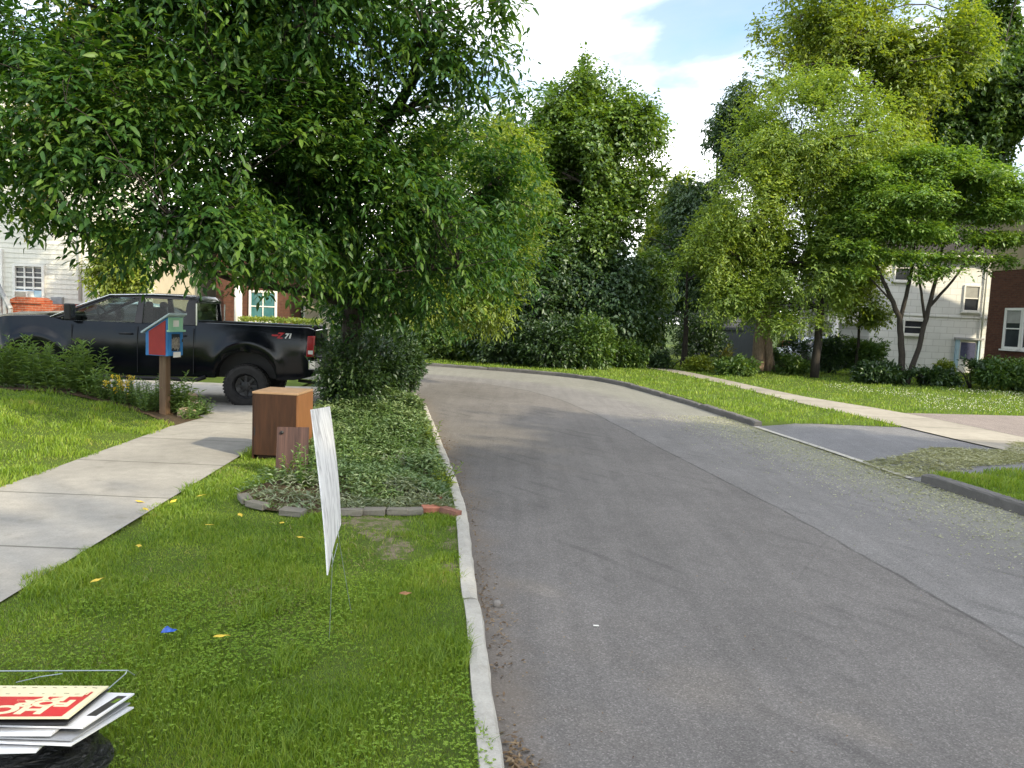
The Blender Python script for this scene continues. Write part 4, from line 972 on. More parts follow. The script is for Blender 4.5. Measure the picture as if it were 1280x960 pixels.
# side porch towards the road
px_l = P(1036, 430, Yw).x - wx0
mb = MB()
za, zb2 = P(1055, 377, Yw).z, P(1092, 351, Yw).z
xA, xB = P(1055, 377, Yw).x - wx0 - .2, P(1092, 351, Yw).x - wx0
za -= (zb2 - za) / (xB - xA) * (xA - px_l + .15); xA = px_l - .15
mb.add([(xA, -.3, za), (xB, -.3, zb2), (xB, 7, zb2), (xA, 7, za), (xA, -.3, za + .16), (xB, -.3, zb2 + .16), (xB, 7, zb2 + .16), (xA, 7, za + .16)], [(3, 2, 1, 0), (4, 5, 6, 7), (0, 1, 5, 4), (1, 2, 6, 5), (2, 3, 7, 6), (3, 0, 4, 7)])
mb.build('porch_roof', MAT['roof'], wh)
zc = P(1070, 398, Yw).z
mb = MB(); mb.prism([(xA + .05, zc - .25), (-.02, zc - .25), (-.02, zb2 - .12), (xA + .05, za - .06)], lambda x, z: (x, -.05, z), lambda x, z: (x, .1, z)); mb.build('porch_gable', MAT['siding'], wh)
mb = MB()
for y in (0.03, 3.4, 6.8):
    MB().tube([(px_l + .25, y, .9), (px_l + .25, y, zc - .1)], [.17, .13], 10).build('porch_column', MAT['white'], wh, True)
    MB().box((px_l + .25, y, .35), (.5, .5, 1.3)).build('porch_pier', MAT['brick'], wh)
mb = MB()
mb = MB(); mb.box(((px_l + .52) / 2, 3.5, .2), (-px_l - .55, 6.9, .5))
for k in range(3): mb.box(((px_l + .5) / 2 + .15, -.01, .62 + k * .18), (-px_l - .85, .05, .05))
mb.build('porch_floor', MAT['white'], wh)

# dark brick house with its street front in shade
bc = P(1234, 400, 30)
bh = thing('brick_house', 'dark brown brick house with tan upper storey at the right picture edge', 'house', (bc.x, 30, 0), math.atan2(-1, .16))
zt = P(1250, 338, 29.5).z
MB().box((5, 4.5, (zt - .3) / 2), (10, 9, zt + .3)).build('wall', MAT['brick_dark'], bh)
MB().box((5, 4.5, zt + 1.25), (10.04, 9.04, 2.5)).build('upper_wall', MAT['stucco'], bh)
mb = MB(); gable_roof(mb, 0, 10, 0, 9, zt + 2.5, 2.6, 'X', .5); mb.build('roof', MAT['roof'], bh)
BD = Vector((.16, -1, 0)).normalized()
def on_brick(px):
    d = ray(px, 410); # meet the street front
    t = (bc.x * BD.y - 30 * BD.x) / (d.x * BD.y - d.y * BD.x)
    return (Vector((d.x * t - bc.x, d.y * t - 30, 0)) @ BD), d.y * t
s, yy = on_brick(1256)
zt1, zt2 = P(1258, 385, yy).z, P(1258, 436, yy).z
for k in range(2):
    window(bh, (s + .42 + .84 * k, -.005, (zt1 + zt2) / 2), .86, zt1 - zt2, .09, ('white', 'glass'), 0, 0, 1, True, .35)

# ------------------------------------------------------------------ cars
def loft(mb, rings, close=True, mi=0):
    n = len(rings[0]); vs_ = [v for r in rings for v in r]
    fs = [(i * n + j, i * n + (j + 1) % n, (i + 1) * n + (j + 1) % n, (i + 1) * n + j) for i in range(len(rings) - 1) for j in range(n)]
    fs += [tuple(range(n)), tuple((len(rings) - 1) * n + j for j in range(n))]
    mb.add(vs_, fs, mi)

def paint(name, col, rough=.12):
    t = NT(name); nz = t.noise(3, 5, .6)
    return t.principled(Base_Color=t.mix(t.ramp(nz, [(.45, 0.0), (.75, .25)]), col, tuple(c * .6 + .02 for c in col)), Roughness=t.ramp(nz, [(.3, rough), (.7, rough + .12)]), Specular_IOR_Level=.38, Coat_Weight=.0, Coat_Roughness=.05)
MAT['black_paint'] = paint('black truck paint', (0.004, 0.005, 0.008), .08)
MAT['rubber'] = plain('tyre rubber', (0.035, 0.034, 0.034), .85, .25, 14, .25, .2)
MAT['rim'] = plain('black steel rim', (0.02, 0.02, 0.022), .4, .2, 8, .5)
MAT['plastic'] = plain('black plastic', (0.012, 0.012, 0.013), .55, .2, 8)
MAT['chrome'] = plain('chrome', (0.62, 0.62, 0.62), .18, .06, 4, .5, 0, 1.0)
MAT['car_glass'] = see_through('car window glass', (0.72, 0.76, 0.74))
MAT['seat'] = plain('dark seat fabric', (0.02, 0.02, 0.022), .9, .2, 12)
MAT['tail_red'] = plain('red tail light lens', (0.30, 0.012, 0.015), .2, .1, 5, .6)
MAT['lens_white'] = plain('clear lamp lens', (0.6, 0.6, 0.58), .2, .05, 5, .6)

def wheel(parent, c, r, w, side):
    """side +1: the outer face looks towards +y"""
    root = None
    prof = [(r * .60, -w / 2), (r * .84, -w / 2 * 1.02), (r * .95, -w * .46), (r, -w * .36), (r, w * .36), (r * .95, w * .46), (r * .84, w / 2 * 1.02), (r * .60, w / 2), (r * .58, w * .36), (r * .58, -w * .36), (r * .60, -w / 2)]
    mb = MB(); mb.lathe(prof, 48)
    for k in range(40):
        a = 2 * math.pi * k / 40
        for s in (-1, 1):
            rot = Matrix.Rotation(-a, 3, 'Y')
            mb.box(rot @ Vector((r * 1.005, s * w * .27, 0)), (.022, w * .36, r * .10), rot)
    wh_ = mb.build('wheel', MAT['rubber'], parent)
    wh_.location = c; wh_.rotation_euler = (0, 0, 0 if side > 0 else math.pi)
    mb = MB()
    mb.lathe([(r * .60, w * .42), (r * .57, w * .46), (r * .52, w * .36), (r * .49, w * .20), (r * .30, w * .14)], 40)
    for k in range(8):
        a = 2 * math.pi * k / 8; rot = Matrix.Rotation(-a, 3, 'Y')
        mb.box(rot @ Vector((r * .36, w * .20, 0)), (r * .30, .03, r * .13), rot)
    mb.lathe([(r * .22, w * .20), (r * .22, w * .30), (r * .13, w * .33), (r * .13, w * .40), (.001, w * .41)], 20)
    mb.lathe([(r * .58, w * .0), (.001, w * .0)], 24)
    for k in range(6):
        a = 2 * math.pi * k / 6
        mb.lathe([(.014, w * .30), (.014, w * .335), (.001, w * .34)], 6, 'Y', (r * .175 * math.cos(a), 0, r * .175 * math.sin(a)))
    mb.build('rim', MAT['rim'], wh_, False)
    return wh_

def make_truck(loc, rz):
    root = thing('pickup_truck', 'lifted black crew-cab pickup truck parked across the end of the sidewalk', 'truck', loc, rz)
    GZ = 0.0
    WB = 3.72; TR = .40
    ZC = TR
    def zt(x):      # top outline: bed rail, belt line, cowl, hood, nose
        return float(np.interp(x, [-1.22, -1.15, .90, .92, 3.22, 3.36, 3.52, 4.25, 4.62, 4.78], [1.50, 1.53, 1.55, 1.49, 1.50, 1.535, 1.575, 1.535, 1.45, 1.25]))
    def zb(x):
        z = float(np.interp(x, [-1.22, -.9, 4.3, 4.78], [.62, .54, .54, .62]))
        for cx in (0.0, WB):
            R = .56; dx = x - cx
            if abs(dx) < R: z = max(z, .58 + math.sqrt(max(R * R - dx * dx, 0)) * .92 - .04)
        return z
    def bulge(x, z):
        y = .90 + .085 * math.sin(min(max((z - .45) / 1.15, 0), 1) * math.pi * .82 + .25)
        for cx in (0.0, WB):     # flared arches
            dd = math.hypot(x - cx, (z - .62) * 1.02)
            if .50 < dd < .78: y += .035 * (1 - abs(dd - .60) / .18 if abs(dd - .6) < .18 else 0)
        if x > 4.1: y -= .30 * ((x - 4.1) / .68) ** 2
        if x < -1.05: y -= .05 * (( -1.05 - x) / .17)
        return y
    xs = sorted(set([round(v, 3) for v in list(np.linspace(-1.22, 4.78, 70)) + [.90, .905, .915, .92, 0] + [cx + .56 * math.cos(a) * s for cx in (0, WB) for s in (-1, 1) for a in np.linspace(0, 1.5, 12)] + [cx + s * .565 for cx in (0, WB) for s in (-1, 1)]]))
    rings_front, rings_bed = [], []
    NR = 9
    for x in xs:
        t_, b_ = zt(x), zb(x)
        col = [(bulge(x, b_ + (t_ - b_) * k / NR), b_ + (t_ - b_) * k / NR) for k in range(NR + 1)]
        bed = x < .905
        ytop = col[-1][0]
        ring = [Vector((x, -y, z)) for y, z in col]
        if bed:
            fl = t_ - .02 if x < -1.17 else 1.02
            if x < -1.17: top = [(-ytop + .03, t_ + .012), (-ytop + .07, t_), (-ytop + .075, fl), (ytop - .075, fl), (ytop - .07, t_), (ytop - .03, t_ + .012)]
            else: top = [(-ytop + .03, t_ + .012), (-ytop + .07, t_), (-ytop + .08, max(fl, zb(x) + .05)), (ytop - .08, max(fl, zb(x) + .05)), (ytop - .07, t_), (ytop - .03, t_ + .012)]
        else:
            hood = x > 3.34
            cr_ = .06 if hood else .0
            top = [(-ytop + .03, t_ + .012), (-ytop * .8, t_ + .02 + cr_ * .5), (-ytop * .35, t_ + .02 + cr_), (ytop * .35, t_ + .02 + cr_), (ytop * .8, t_ + .02 + cr_ * .5), (ytop - .03, t_ + .012)]
        ring += [Vector((x, y, z)) for y, z in top]
        ring += [Vector((x, y, z)) for y, z in reversed(col)]
        (rings_bed if bed else rings_front).append(ring)
    mb = MB(); loft(mb, rings_front); body = mb.build('body', MAT['black_paint'], root, True)
    mb = MB(); loft(mb, rings_bed); bed = mb.build('bed', MAT['black_paint'], root, True)
    for o in (body, bed):
        md = o.modifiers.new('edge', 'EDGE_SPLIT'); md.split_angle = math.radians(40)
    # cab
    def cy(z): return .945 - (max(z - 1.5, 0)) * .36
    def side_prism(mb, poly, th=.05, mi=0):
        for s in (-1, 1):
            MB().prism(poly, lambda x, z, s=s: (x, s * cy(z), z), lambda x, z, s=s: (x, s * (cy(z) - th), z)).build('cab_pillar', MAT['black_paint'], root)
    ZR = 2.00
    mb = MB()
    side_prism(mb, [(3.42, 1.545), (3.31, 1.545), (2.42, 1.955), (2.3, 1.99), (2.49, 2.0)])        # windscreen pillar
    side_prism(mb, [(1.99, 1.50), (1.85, 1.50), (1.87, 1.965), (1.96, 1.965)])                      # middle pillar
    side_prism(mb, [(1.13, 1.50), (.92, 1.50), (.93, 1.99), (1.06, 1.99), (1.10, 1.9)])             # rear pillar
    side_prism(mb, [(2.46, 1.955), (.93, 1.955), (.95, 2.01), (2.42, 2.01)])                         # roof rail
    rf = MB(); rings = []
    for x, z in ((.90, 1.96), (.95, 2.03), (1.3, 2.055), (2.0, 2.05), (2.38, 2.025), (2.54, 1.98)):
        h = cy(1.98) + .005
        rings.append([Vector((x, y, zz)) for y, zz in [(-h, z - .045), (-h * .96, z - .008), (-h * .6, z + .008), (0, z + .014), (h * .6, z + .008), (h * .96, z - .008), (h, z - .045)]] + [Vector((x, h * .9, z - .05)), Vector((x, -h * .9, z - .05))])
    loft(rf, rings); o = rf.build('roof', MAT['black_paint'], root, True); o.modifiers.new('edge', 'EDGE_SPLIT').split_angle = math.radians(40)
    th = .008
    for s in (-1, 1):
        for poly in ([(3.24, 1.505), (2.0, 1.505), (1.975, 1.953), (2.41, 1.945)], [(1.845, 1.505), (1.135, 1.505), (1.105, 1.89), (1.08, 1.953), (1.865, 1.953)]):
            mb = MB(); mb.prism(poly, lambda x, z: (x, s * (cy(z) - .02), z), lambda x, z: (x, s * (cy(z) - .028), z)); mb.build('side_window', MAT['car_glass'], root)
    def quad_slab(pts, d):
        mb = MB(); pts = [Vector(p) for p in pts]; d = Vector(d)
        mb.add(pts + [p + d for p in pts], [(0, 1, 2, 3), (7, 6, 5, 4), (0, 1, 5, 4), (1, 2, 6, 5), (2, 3, 7, 6), (3, 0, 4, 7)]); return mb
    quad_slab([(3.38, -.88, 1.57), (3.38, .88, 1.57), (2.49, .76, 1.98), (2.49, -.76, 1.98)], (0, 0, .008)).build('windscreen', MAT['car_glass'], root)
    quad_slab([(.955, -.80, 1.55), (.955, .80, 1.55), (.955, .74, 1.93), (.955, -.74, 1.93)], (.008, 0, 0)).build('rear_window', MAT['car_glass'], root)
    # bright strips, handles, mirrors, steps
    mb = MB()
    mb.tube([(3.44, .955, 1.55), (2.92, .885, 1.80), (2.47, .80, 1.995), (1.7, .79, 2.035), (.95, .785, 2.03)], .012, 6)
    mb.build('roof_trim', MAT['chrome'], root, True)
    for s in (-1, 1): MB().box((.885, s * .955, 1.70), (.025, .02, .40)).build('cab_trim', MAT['chrome'], root)
    for s in (-1, 1):
        for x in (2.12, 1.18):
            mb = MB(); mb.tube([(x + .11, s * .99, 1.30), (x + .09, s * 1.02, 1.305), (x - .09, s * 1.02, 1.305), (x - .11, s * .99, 1.30)], .016, 6); mb.build('door_handle', MAT['black_paint'], root, True)
        mb = MB(); mb.box((3.04, s * 1.10, 1.66), (.12, .22, .30)); mb.box((3.03, s * .985, 1.56), (.07, .10, .06))
        m_ = mb.build('mirror', MAT['plastic'], root, bevel=.025)
        MB().box((2.977, s * 1.10, 1.67), (.006, .17, .22)).build('mirror_glass', MAT['glass'], m_)
        for x in (3.06, 1.92, .93): MB().box((x, s * (bulge(x, 1.1) + .0015), 1.02), (.010, .006, .84)).build('door_gap', MAT['plastic'], root)
        mb = MB(); mb.tube([(3.05, s * .96, .55), (2.95, s * 1.03, .50), (.85, s * 1.03, .50), (.72, s * .96, .55)], .038, 8); mb.build('side_step', MAT['plastic'], root, True)
        mb = MB()
        pr = [(-1.245, 1.38), (-1.12, 1.38), (-1.10, .99), (-1.235, .99)]
        mb.prism(pr, lambda x, z: (x, s * (bulge(x, z) + .012), z), lambda x, z: (x, s * (bulge(x, z) - .10), z)); tl = mb.build('tail_light', MAT['tail_red'], root, bevel=.012)
        MB().box((-1.178, s * (bulge(-1.17, 1.06) + .012), 1.075), (.09, .012, .07)).build('reverse_lens', MAT['lens_white'], tl)
    # bumpers, tailgate, grille, lamps
    mb = MB(); mb.box((-1.31, 0, .84), (.15, 1.92, .20)); mb.box((-1.26, .88, .84), (.25, .16, .20)); mb.box((-1.26, -.88, .84), (.25, .16, .20)); mb.build('rear_bumper', MAT['chrome'], root, bevel=.03)
    MB().box((-1.31, 0, .965), (.15, 1.5, .035)).build('bumper_step', MAT['plastic'], root)
    mb = MB(); mb.box((-1.235, 0, 1.23), (.045, 1.60, .52)); tg = mb.build('tailgate', MAT['black_paint'], root, bevel=.015)
    MB().box((-1.262, 0, 1.36), (.02, .26, .08)).build('handle', MAT['plastic'], tg)
    mb = MB(); mb.box((4.86, 0, .74), (.18, 1.85, .26)); mb.build('front_bumper', MAT['chrome'], root, bevel=.05)
    mb = MB(); mb.box((4.79, 0, 1.13), (.06, 1.0, .34))
    mb.build('grille', MAT['chrome'], root, bevel=.02)
    for s in (-1, 1): MB().box((4.74, s * .68, 1.16), (.10, .26, .24)).build('headlight', MAT['lens_white'], root, bevel=.03)
    mb = MB(); mb.box((1.9, 0, .60), (5.2, 1.3, .14)); mb.tube([(0, -.8, ZC), (0, .8, ZC)], .06, 8); mb.lathe([(.15, -.12), (.17, 0), (.15, .12)], 14, 'Y', (0, 0, ZC)); mb.tube([(WB, -.8, ZC), (WB, .8, ZC)], .05, 8)
    mb.tube([(-.9, .55, .50), (-1.33, .62, .47)], .03, 8)
    mb.box((0, 0, .84), (1.16, 1.36, .36)); mb.box((WB, 0, .86), (1.16, 1.36, .40))
    mb.build('chassis', MAT['plastic'], root)
    for x in (0.0, WB):
        for s in (-1, 1): wheel(root, (x, s * .84, ZC), TR, .28, s)
    # seats and steering wheel seen through the open side windows
    for s in (-1, 1):
        mb = MB(); mb.box((1.98, s * .40, 1.62), (.16, .48, .34), Matrix.Rotation(.16, 3, 'Y')); mb.box((1.92, s * .40, 1.83), (.10, .26, .14)); mb.build('front_seat', MAT['seat'], root, bevel=.05)
    mb = MB(); mb.box((1.10, 0, 1.62), (.14, 1.45, .28), Matrix.Rotation(.12, 3, 'Y')); mb.build('rear_seat', MAT['seat'], root, bevel=.04)
    mb = MB()
    ring = [Vector((2.74, .42, 1.60)) + Matrix.Rotation(-1.15, 3, 'Y') @ Vector((.19 * math.cos(a), .19 * math.sin(a), 0)) for a in np.linspace(0, 2 * math.pi, 25)]
    mb.tube(ring, .016, 6, caps=False); mb.tube([(2.74, .42, 1.60), (2.97, .42, 1.48)], .035, 8); mb.box((2.74, .42, 1.60), (.06, .34, .05)); mb.build('steering_wheel', MAT['plastic'], root, True)
    mb = MB(); mb.box((3.14, 0, 1.545), (.34, 1.6, .12)); mb.build('dashboard', MAT['plastic'], root, bevel=.04)
    return root, bulge

def text_mesh(body, size, ext, bold=0.0, shear=0.0, mat=None, name='lettering', parent=None):
    cu = bpy.data.curves.new(name, 'FONT'); cu.body = body; cu.size = size; cu.extrude = ext; cu.offset = bold; cu.shear = shear
    cu.align_x = 'LEFT'; cu.align_y = 'BOTTOM_BASELINE'
    t = bpy.data.objects.new(name, cu); C.objects.link(t)
    bpy.context.view_layer.update()
    me = bpy.data.meshes.new_from_object(t.evaluated_get(bpy.context.evaluated_depsgraph_get()))
    bpy.data.objects.remove(t); bpy.data.curves.remove(cu)
    me.materials.clear()
    o = link_mesh(name, me, mat, parent); return o

TRUCK_RZ = math.pi + math.radians(6)
tp = P(307, 480, 14.25)
truck, bulge = make_truck((tp.x - .11, 15.22, -.10), TRUCK_RZ)
MAT['decal_red'] = plain('red decal', (0.50, 0.02, 0.03), .35, .05, 4)
MAT['decal_white'] = plain('white decal', (0.72, 0.72, 0.72), .35, .05, 4)
# off-road decal on the bedside: white figures over a red bar
for (txt, s, ox_, oz, mt, dy) in (('Z', .155, -.56, 1.315, 'decal_red', .0), ('71', .125, -.70, 1.325, 'decal_white', .0)):
    o = text_mesh(txt, s, .001, .006, .28, MAT[mt], 'decal', truck)
    o.matrix_parent_inverse = Matrix.Identity(4)
    o.rotation_euler = (math.pi / 2, 0, math.pi); o.location = (ox_, bulge(ox_ - .05, 1.36) + .004, oz)
mb = MB(); mb.box((-.53, bulge(-.5, 1.36) + .002, 1.37), (.12, .003, .03)); mb.build('decal', MAT['decal_red'], truck)

def parked_car(label, loc, rz, mat):
    root = thing('parked_car', label, 'car', loc, rz)
    xs = np.linspace(-2.1, 2.2, 40); rings = []
    for x in xs:
        t_ = float(np.interp(x, [-2.1, -2.0, -1.4, 1.1, 2.0, 2.2], [.80, .95, 1.0, .96, .80, .62])); b_ = .26
        for cx in (-1.3, 1.35):
            if abs(x - cx) < .36: b_ = max(b_, .30 + math.sqrt(.36 ** 2 - (x - cx) ** 2))
        w = .86 - .12 * abs(x / 2.2) ** 3
        rings.append([Vector((x, s * w * k, z)) for s, seq in ((-1, ((.94, b_), (1.0, b_ + (t_ - b_) * .45), (.97, t_ - .08), (.85, t_))), (1, ((.85, t_), (.97, t_ - .08), (1.0, b_ + (t_ - b_) * .45), (.94, b_)))) for k, z in seq])
    mb = MB(); loft(mb, rings); mb.build('body', mat, root, True)
    mb = MB(); rg = []
    for x, z in ((-1.75, .96), (-1.1, 1.36), (-.4, 1.43), (.3, 1.40), (1.15, .95)):
        w = .78 if z < 1 else .60; rg.append([Vector((x, -w, .93)), Vector((x, -w + .04, z - .03)), Vector((x, 0, z + .01)), Vector((x, w - .04, z - .03)), Vector((x, w, .93))])
    loft(mb, rg); mb.build('window', MAT['glass'], root, True)
    mb = MB(); rg = []
    for x, z in ((-1.05, 1.37), (-.4, 1.45), (.25, 1.42)): rg.append([Vector((x, -.60, z - .03)), Vector((x, 0, z + .02)), Vector((x, .60, z - .03)), Vector((x, .5, z - .06)), Vector((x, -.5, z - .06))])
    loft(mb, rg); mb.build('roof', mat, root, True)
    for x in (-1.3, 1.35):
        for s in (-1, 1): wheel(root, (x, s * .74, .31), .31, .2, s)
    for s in (-1, 1):
        MB().box((2.08, s * .55, .68), (.16, .3, .13)).build('headlight', MAT['lens_white'], root, bevel=.02)
        MB().box((-2.04, s * .58, .80), (.14, .28, .14)).build('tail_light', MAT['tail_red'], root, bevel=.02)
    return root
q = P(160, 392, 19.5)
parked_car('light blue car seen through the cab windows of the black truck', (q.x, 19.5, .30), math.pi + .1, paint('light blue car paint', (.30, .42, .50)))
q = P(1000, 440, 37.5)
parked_car('pale car parked in the shade behind the trunks across the road', (q.x, 35.5, -.05), math.radians(200), paint('silver car paint', (.42, .46, .50)))

# ------------------------------------------------------------------ little library box on a post
MAT['lib_red'] = plain('red painted wood', (0.30, 0.022, 0.02), .5, .12, 5)
MAT['lib_blue'] = plain('blue painted wood', (0.03, 0.17, 0.42), .45, .15, 6)
MAT['lib_green'] = plain('mint painted wood', (0.30, 0.56, 0.38), .5, .1, 6)
MAT['lib_roof'] = plain('pale blue grey roof', (0.42, 0.52, 0.56), .5, .1, 5)
MAT['post'] = wood_mat('weathered post wood', (0.10, 0.06, 0.035), (0.20, 0.13, 0.08))
MAT['paper'] = plain('paper', (0.75, 0.74, 0.70), .7, .06, 8)
lb = G(206, 515, .06)
LR = math.radians(-13)
lib = thing('library_box', 'red and blue little library box with slanted roof on a wooden post', 'library box', (lb.x, lb.y, .03), LR)
LH = P(206, 444, lb.y).z - .03       # underside of the box
lib.scale = (.62, .68, 1)
MB().box((0, 0, LH / 2 - .15), (.19, .17, LH + .3)).build('post', MAT['post'], lib, bevel=.006)
D, Wd = .66, .52         # box depth (x, door on +x) and width (y)
hf, hb_ = .61, .37      # wall heights at the door side and the back
x0, x1 = -.34, .30
mb = MB(); mb.prism([(x0, LH), (x1, LH), (x1, LH + hf), (x0, LH + hb_)], lambda x, z: (x, -Wd / 2, z), lambda x, z: (x, Wd / 2, z)); case = mb.build('case', MAT['lib_blue'], lib, bevel=.004)
for s in (-1, 1):
    mb = MB(); mb.prism([(x0 + .10, LH + .012), (x1 - .06, LH + .012), (x1 - .06, LH + hf - .05), (x0 + .10, LH + hb_ + .01)], lambda x, z: (x, s * (Wd / 2 + .001), z), lambda x, z: (x, s * (Wd / 2 + .012), z)); mb.build('side_panel', MAT['lib_red'], lib)
mb = MB()
sl = (hf - hb_) / (x1 - x0)
mb.prism([(x0 - .09, LH + hb_ - .09 * sl + .004), (x1 + .09, LH + hf + .09 * sl + .004), (x1 + .09, LH + hf + .09 * sl + .034), (x0 - .09, LH + hb_ - .09 * sl + .034)], lambda x, z: (x, -Wd / 2 - .06, z), lambda x, z: (x, Wd / 2 + .06, z))
mb.build('roof', MAT['lib_roof'], lib, bevel=.004)
mb = MB(); mb.box((x1 + .012, 0, LH + hf - .105), (.024, Wd - .02, .20)); mb.box((x1 + .035, 0, LH + hf - .215), (.085, Wd + .05, .03)); gb = mb.build('gable_board', MAT['lib_green'], lib)
MB().box((x1 + .027, 0, LH + hf - .10), (.008, .20, .10)).build('plaque', MAT['paper'], gb)
dr = MB()
for y in (-.20, .20): dr.box((x1 + .014, y, LH + .205), (.026, .085, .39))
dr.box((x1 + .014, 0, LH + .375), (.026, .312, .05)); dr.box((x1 + .014, 0, LH + .04), (.026, .312, .06))
door = dr.build('door', MAT['lib_blue'], lib)
MB().box((x1 + .006, 0, LH + .21), (.008, .31, .27)).build('pane', MAT['glass'], door)
MB().box((x1 + .031, .215, LH + .24), (.02, .02, .05)).build('latch', MAT['plastic'], door)
bk = MB(); rr = random.Random(3); yy_ = -.145
while yy_ < .13:
    w_ = rr.uniform(.02, .04); bk.box((x1 + .012, yy_ + w_ / 2, LH + .08 + rr.uniform(.09, .13) / 1), (.003, w_ * .9, rr.uniform(.14, .2))); yy_ += w_
bk.build('book_row', plain('book spines', (.22, .2, .17), .7, .6, 30), door)
MB().box((x1 + .030, .03, LH + .02), (.006, .26, .085)).build('notice', MAT['paper'], lib)

# ------------------------------------------------------------------ planted edge of the front lawn
def perennial(x, y, z, h, label, seed, stems=9, lm='plant', spread=.22, flower=None, leafL=.17, leafW=.03, group=None, name='perennial_plant'):
    r = np.random.default_rng(seed)
    root = thing(name, label, 'plant', (x, y, z), 0, group)
    mb = MB(); B, Dv, Ls, Ws, FP = [], [], [], [], []
    for s in range(stems):
        a = r.uniform(0, 6.28); q = r.uniform(.05, 1) * spread; hh = h * r.uniform(.55, 1.05)
        p0 = np.array((math.cos(a) * q * .6, math.sin(a) * q * .6, -.02)); p2 = np.array((math.cos(a) * q * 1.5, math.sin(a) * q * 1.5, hh)); p1 = (p0 + p2) / 2 + np.array((0, 0, hh * .1))
        mb.tube([p0, p1, p2], [.006, .005, .002], 5)
        k = int(26 * hh / .8) + 6
        for i in range(k):
            t = .12 + .88 * i / k
            pos = (1 - t) ** 2 * p0 + 2 * t * (1 - t) * p1 + t * t * p2; b = i * 2.4 + r.uniform(-.4, .4)
            B.append(pos); Dv.append((math.cos(b), math.sin(b), r.uniform(.1, .9) + (t > .85) * .8)); sc_ = (1.15 - .65 * t)
            Ls.append(leafL * sc_ * r.uniform(.7, 1.2)); Ws.append(leafW * sc_ * r.uniform(.8, 1.2))
        FP.append(p2)
    mb.build('stem', MAT['plant_stem'], root)
    n = len(B)
    leaf_cloud('foliage', np.array(B), np.array(Dv), unit(np.array((0, 0, 1.0)) + r.normal(size=(n, 3)) * .25), np.array(Ls), np.array(Ws), LEAF[lm], root, .25, .32)
    if flower:
        f = []; fd = []
        for p in FP:
            for i in range(26):
                f.append(p + np.array((r.normal() * .018, r.normal() * .018, -abs(r.normal()) * .06))); fd.append((r.normal(), r.normal(), .7 + r.random()))
        f = np.array(f); m = 26
        for q in range(len(FP)):
            leaf_cloud('flower', f[q * m:q * m + m], np.array(fd[q * m:q * m + m]), unit(np.array((0, 0, 1.0)) + r.normal(size=(m, 3)) * .4), np.full(m, .035), np.full(m, .022), MAT[flower], root)
    return root
MAT['plant_stem'] = plain('green plant stem', (0.07, 0.13, 0.03), .6, .2, 12)
MAT['yellow_flower'] = leaf_mat('yellow petals', [(.55, .36, .02), (.72, .52, .03), (.80, .66, .08)], 2.0, .3, .04)
PG = 'leafy perennials along the edge of the front lawn'
spec = [(8, 12.55, .80, 'tall'), (22, 12.7, 1.0, 'tall'), (36, 12.5, .95, 'tall'), (48, 12.75, .75, 'tall'), (62, 12.6, .85, 'tall'), (72, 12.55, .65, 'tall'), (90, 12.5, .62, 'tall'), (98, 12.65, .95, 'tall'), (112, 12.6, .98, 'tall'), (118, 12.45, .6, 'tall'),
        (132, 12.4, .42, 'low'), (143, 12.45, .46, 'low'), (152, 12.35, .50, 'yellow'), (164, 12.4, .45, 'low'), (176, 12.35, .52, 'low'), (186, 12.2, .48, 'low'), (196, 12.45, .55, 'low'), (218, 12.35, .78, 'tall'), (229, 12.4, .62, 'tall'), (-6, 12.6, .85, 'tall'), (238, 11.95, .30, 'low'), (252, 12.5, .34, 'low')]
for i, (px, Y, h, kd) in enumerate(spec):
    x = P(px, 480, Y).x; z = float(mound(x, Y)) * float(1 - smooth01(12.9, 13.7, Y)) - .02
    if kd == 'yellow': perennial(x, Y, z, h, 'low perennial with a yellow flower cluster in front of the truck door', 700 + i, 12, 'plant', .16, 'yellow_flower', .09, .03)
    elif kd == 'tall': perennial(x, Y, z, h * .92, 'tall leafy green perennial with lance leaves at the lawn edge before the truck', 700 + i, 9, 'plant', .20, None, .19, .03, PG)
    else: perennial(x, Y, z, h, 'low bushy green perennial at the lawn edge before the truck', 700 + i, 14, 'plant', .17, None, .09, .028, PG)
# mulch rim between lawn and plants
fx = np.linspace(-9.6, -4.95, 30)
fyv = np.interp(fx, [-9.5, -8.3, -7.4, -6.6, -6.0, -5.5, -4.9], [12.45, 12.35, 12.3, 12.25, 12.1, 11.85, 11.2])
Am = np.stack([fx, fyv - .06 + 0.03 * np.sin(fx * 5)], 1); Bm = np.stack([fx + .05, np.minimum(fyv + .9, 13.0)], 1)
struct(ribbon('soil', Am, Bm, MAT['mulch'], 6, 0, lambda x, y: float(mound(x, y)) * float(1 - smooth01(12.9, 13.7, y)) + .006))

def rock(name, label, cat, loc, size, seed, mat, group=None, rz=0.0, boxy=.5):
    r = np.random.default_rng(seed); bm = bmesh.new()
    bmesh.ops.create_icosphere(bm, subdivisions=3, radius=.5)
    V = np.array([v.co for v in bm.verts]); d = V / np.maximum(np.abs(V).max(1, keepdims=True), 1e-6) * .5
    V = V * (1 - boxy) + d * boxy
    V = V * (1 + .10 * pnoise(V, 5, seed)[:, None] + .03 * pnoise(V, 16, seed + 1)[:, None]) * np.array(size)
    for v, q in zip(bm.verts, V): v.co = q
    me = bpy.data.meshes.new(name); bm.to_mesh(me); bm.free()
    o = link_mesh(name, me, mat, None, True); o.location = (loc[0], loc[1], loc[2] + size[2] * .38); o.rotation_euler = (r.uniform(-.1, .1), r.uniform(-.1, .1), rz)
    return tag(o, label, cat, group)
MAT['rock_tan'] = plain('tan rock', (0.36, 0.27, 0.18), .9, .25, 6, .2, .4)
MAT['rock_grey'] = plain('grey rock', (0.20, 0.19, 0.18), .9, .25, 8, .2, .4)
